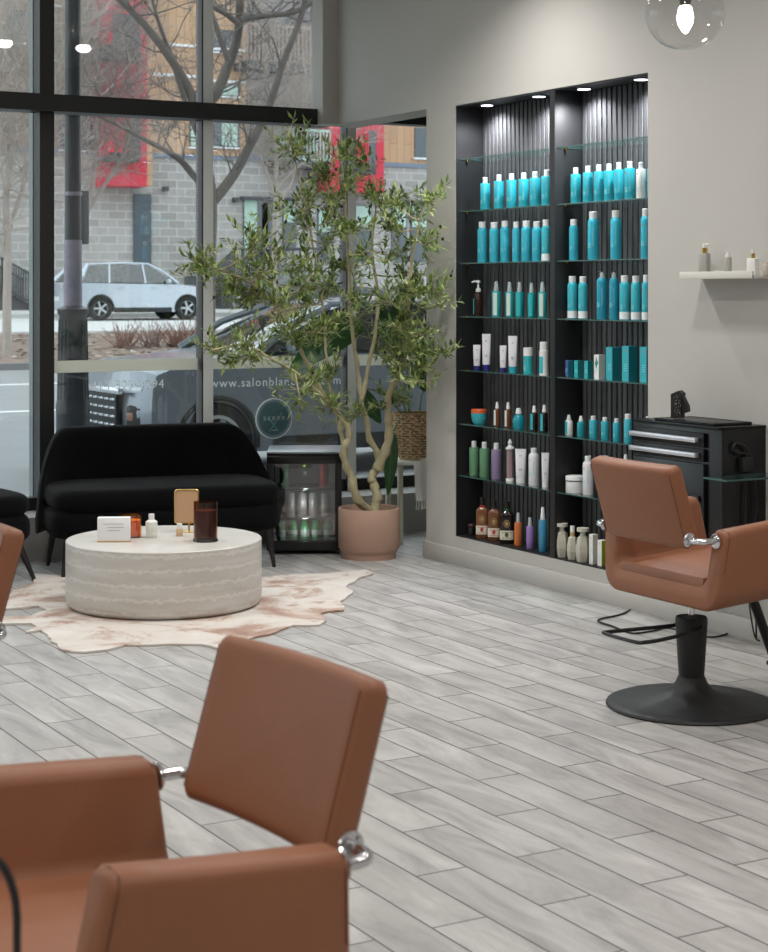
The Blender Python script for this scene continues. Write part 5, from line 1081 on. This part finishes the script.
def wall(name, x0, x1, z0, z1, m, out=0, th=.4):
    bm = bmesh.new(); box(bm, Vector(((x0+x1)/2, YB-out+th/2, (z0+z1)/2))-b0, (x1-x0, th, z1-z0)); return obj(name, bm, m, BD, smooth=False)
ZB = 6.05
xl = B(104, 100, YB).x; xr = B(246, 60, YB).x; x3 = B(383, 150, YB).x
wall('block_wall', -15, 75, .4, ZB, blockm); wall('flashing', -15, 75, ZB, ZB+.15, flm, .05)
wall('brown_wall', -15, xl, ZB+.15, 19, brownm); wall('tan_wall', xl, xr, ZB+.15, 19, tanm); wall('recess_wall', xr, x3, ZB+.15, 19, mat('grey_cladding', (140, 138, 142), .8), -.6); wall('tan_wall', x3, 75, ZB+.15, 19, tanm)
for (a, b_, c, d) in ((160, 204, 44, 46.5), (150, 204, 74, 77), (204, 246, 48, 50.5), (204, 246, 80, 82.5), (40, 104, 6, 8)): bb('white_band', a, b_, c, d, whm, .06, .1)
def rails(px0, px1, py0, py1, m, out, n, name='railing', parent=BD):
    Yf = YB-out; a = B(px0, (py0+py1)/2, Yf); c = B(px1, (py0+py1)/2, Yf); pm_ = (px0+px1)/2; z1 = B(pm_, py0, Yf).z; z0 = B(pm_, py1, Yf).z; bm = bmesh.new()
    for k in range(n+1): box(bm, Vector((a.x+(c.x-a.x)*k/n, Yf, (z0+z1)/2))-b0, (.05, .05, z1-z0))
    for z in (z0, z1): box(bm, Vector(((a.x+c.x)/2, Yf, z))-b0, (c.x-a.x, .07, .09))
    return obj(name, bm, m, parent, smooth=False)
# left red bay
bb('red_bay', 108, 147, -60, 186, redm, 1.3, 1.2); bb('bay_side', 147, 152.5, -60, 186, tanm, 1.0, 1.0)
bb('window', 111, 140, 118, 158, dkw, 1.36, .1); bb('window', 111, 140, 14, 62, dkw, 1.36, .1)
rails(106, 128, 118, 151, redm, 1.75, 11); rails(96, 112, 12, 44, railm, 1.75, 6); rails(95, 111.5, 13, 43, redm, 1.8, 8); bb('balcony_slab', 95, 140, 157, 161, railm, 2.0, .7); bb('balcony_slab', 90, 139, 45, 60, railm, 2.0, .7)
rails(128, 140, 118, 157, railm, 1.75, 4)
# right red bay
bb('red_bay', 330, 384, -20, 192, redm, 1.0, .9); bb('window', 352, 376, 130, 168, dkw, 1.06, .1); rails(353, 368, 132, 162, redm, 1.5, 8); bb('balcony_slab', 350, 376, 167, 174, railm, 1.8, .8)
# balconies in the recess
for (a, b_, c, d, m_) in ((247, 310, 24, 62, mat('bronze_rail', (150, 128, 118), .6)), (277, 330, 128, 160, mint)):
    rails(a, b_, c+2, d, m_, 1.0, 16); bb('balcony_slab', a, b_, d, d+8, railm, 1.1, 1.2); bb('balcony_door', a+6, b_-8, c-12, d, dkw, -.45, .1)
# windows
for (a, b_, c, d, bl_) in ((214, 239.5, 112, 147, 1), (190, 202, 118, 147, 1), (415, 440, 128, 158, 0), (8, 28, 10, 42, 0), (52, 66, 30, 60, 0), (214, 240, 30, 52, 0), (214, 240, 84, 96, 1), (60, 100, 100, 150, 0)):
    w_ = bb('window', a, b_, c, d, dkw, .05, .12)
    if bl_: bb('blind', a+8 if a == 214 else a+1, b_-2, c+1, d-1, mint, .07, .05, w_)
    bb('sill', a-1, b_+1, d, d+1.6, whm, .12, .2, w_)
bb('dark_door', 134, 151.5, 194, 266, mat('blue_grey_door', (72, 82, 92), .5), .06, .12)
for (a, b_, c, d) in ((243.5, 258, 199, 262), (258, 268, 199, 262), (262, 272, 203, 262), (283, 296, 200, 250), (392, 407, 205, 262), (411, 433, 205, 262), (318, 332, 210, 262), (345, 372, 205, 262)):
    w_ = bb('entry_glazing', a, b_, c, d, dkw, .05, .12); 
    if (b_-a) != 10: bb('blind', a+1, b_-1, c+1, (d if b_ < 275 else c+22), mint, .07, .05, w_)
bb('entry_lintel', 243, 300, 197, 200, railm, .3, .3); bb('entry_lintel', 384, 436, 200, 204, railm, .3, .3)
# light fittings
for px, py in ((167, 188), (237, 199)): bb('wall_light', px-2, px+2, py-1.5, py+3, railm, .3, .25)
# entry stairs with railings
def stair(name, px0, py0, px1, py1, label, ztop, parent=BD):
    Yf = YB-2.2; a = B(px0, py0, Yf); c = B(px1, py1, Yf); t = thing(name, label, 'stairs', (a.x, Yf, .9)); n = 8; bm = bmesh.new(); q0_ = Vector((a.x, Yf, .9))
    sx = (c.x-a.x)/n; hz = max(.5, c.z-1.0-.9)
    for k in range(n): box(bm, (sx*(k+.5), .9, hz*(k+1)/n/2), (abs(sx), 1.6, hz*(k+1)/n))
    box(bm, (sx*(n)+1.4*(1 if sx > 0 else -1), .9, hz/2), (2.8, 1.6, hz)); obj('steps', bm, mat('stair_dark', (70, 70, 74), .8), t)
    bm = bmesh.new()
    for yy in (.0, 1.7):
        for k in range(n*2+1):
            x = sx*k/2; z = hz*(k/2)/n; box(bm, (x, yy, z+.5), (.04, .04, 1.0))
        for dz in (.12, 1.0): tube(bm, [(0, yy, dz), (sx*n, yy, hz+dz), (sx*n+2.8*(1 if sx > 0 else -1), yy, hz+dz)], .035, 5)
        for k in range(10): x = sx*n+(.28*k)*(1 if sx > 0 else -1); box(bm, (x, yy, hz+.5), (.04, .04, 1.0))
    obj('railing', bm, railm, t)
stair('entry_stairs', 222, 286, 256, 248, 'dark entry stairs with railing right of the street tree', 0)
stair('entry_stairs', 40, 300, 2, 258, 'railed entry stairs at the left edge across the street', 0)
fence_t = thing('low_fence', 'low dark metal fence behind the silver wagon', 'fence', B(150, 290, 54.5)); fz = B(150, 290, 54.5)
bm = bmesh.new(); xa, xb = B(185, 285, 54.5).x, B(206, 285, 54.5).x
zt = B(195, 277, 54.5).z
for k in range(12): box(bm, Vector((xa+(xb-xa)*k/11, 54.5, (zt+.93)/2))-fz, (.04, .04, zt-.93))
for z in (zt, 1.1): box(bm, Vector(((xa+xb)/2, 54.5, z))-fz, (xb-xa, .05, .06))
obj('fence_panel', bm, railm, fence_t)

# ================================================================== LIGHT
w = bpy.data.worlds.new('overcast'); sc.world = w; w.use_nodes = True; bg = w.node_tree.nodes['Background']
bg.inputs[0].default_value = lin((231, 234, 238)); bg.inputs[1].default_value = 3.4
def area(loc, size, e, col=(1, .975, .945), rot=(0, 0, 0), shape='DISK'):
    l = bpy.data.lights.new('ceiling_lamp', 'AREA'); l.shape = shape; l.size = size; l.energy = e; l.color = col; l.spread = R(148)
    o = bpy.data.objects.new('ceiling_lamp', l); COL.objects.link(o); o.location = loc; o.rotation_euler = rot; return o
for x in (-2.2, .2, 2.6, 4.1):
    for y in (-2, .6, 3.2, 5.8, 8.2):
        if not (x > 3 and y > 8): area((x, y, CEIL-.02), .2, 17)
for x, y in ((4.61, 7.48), (4.01, 7.45)): area((x, y, CEIL-.16), .08, 15)
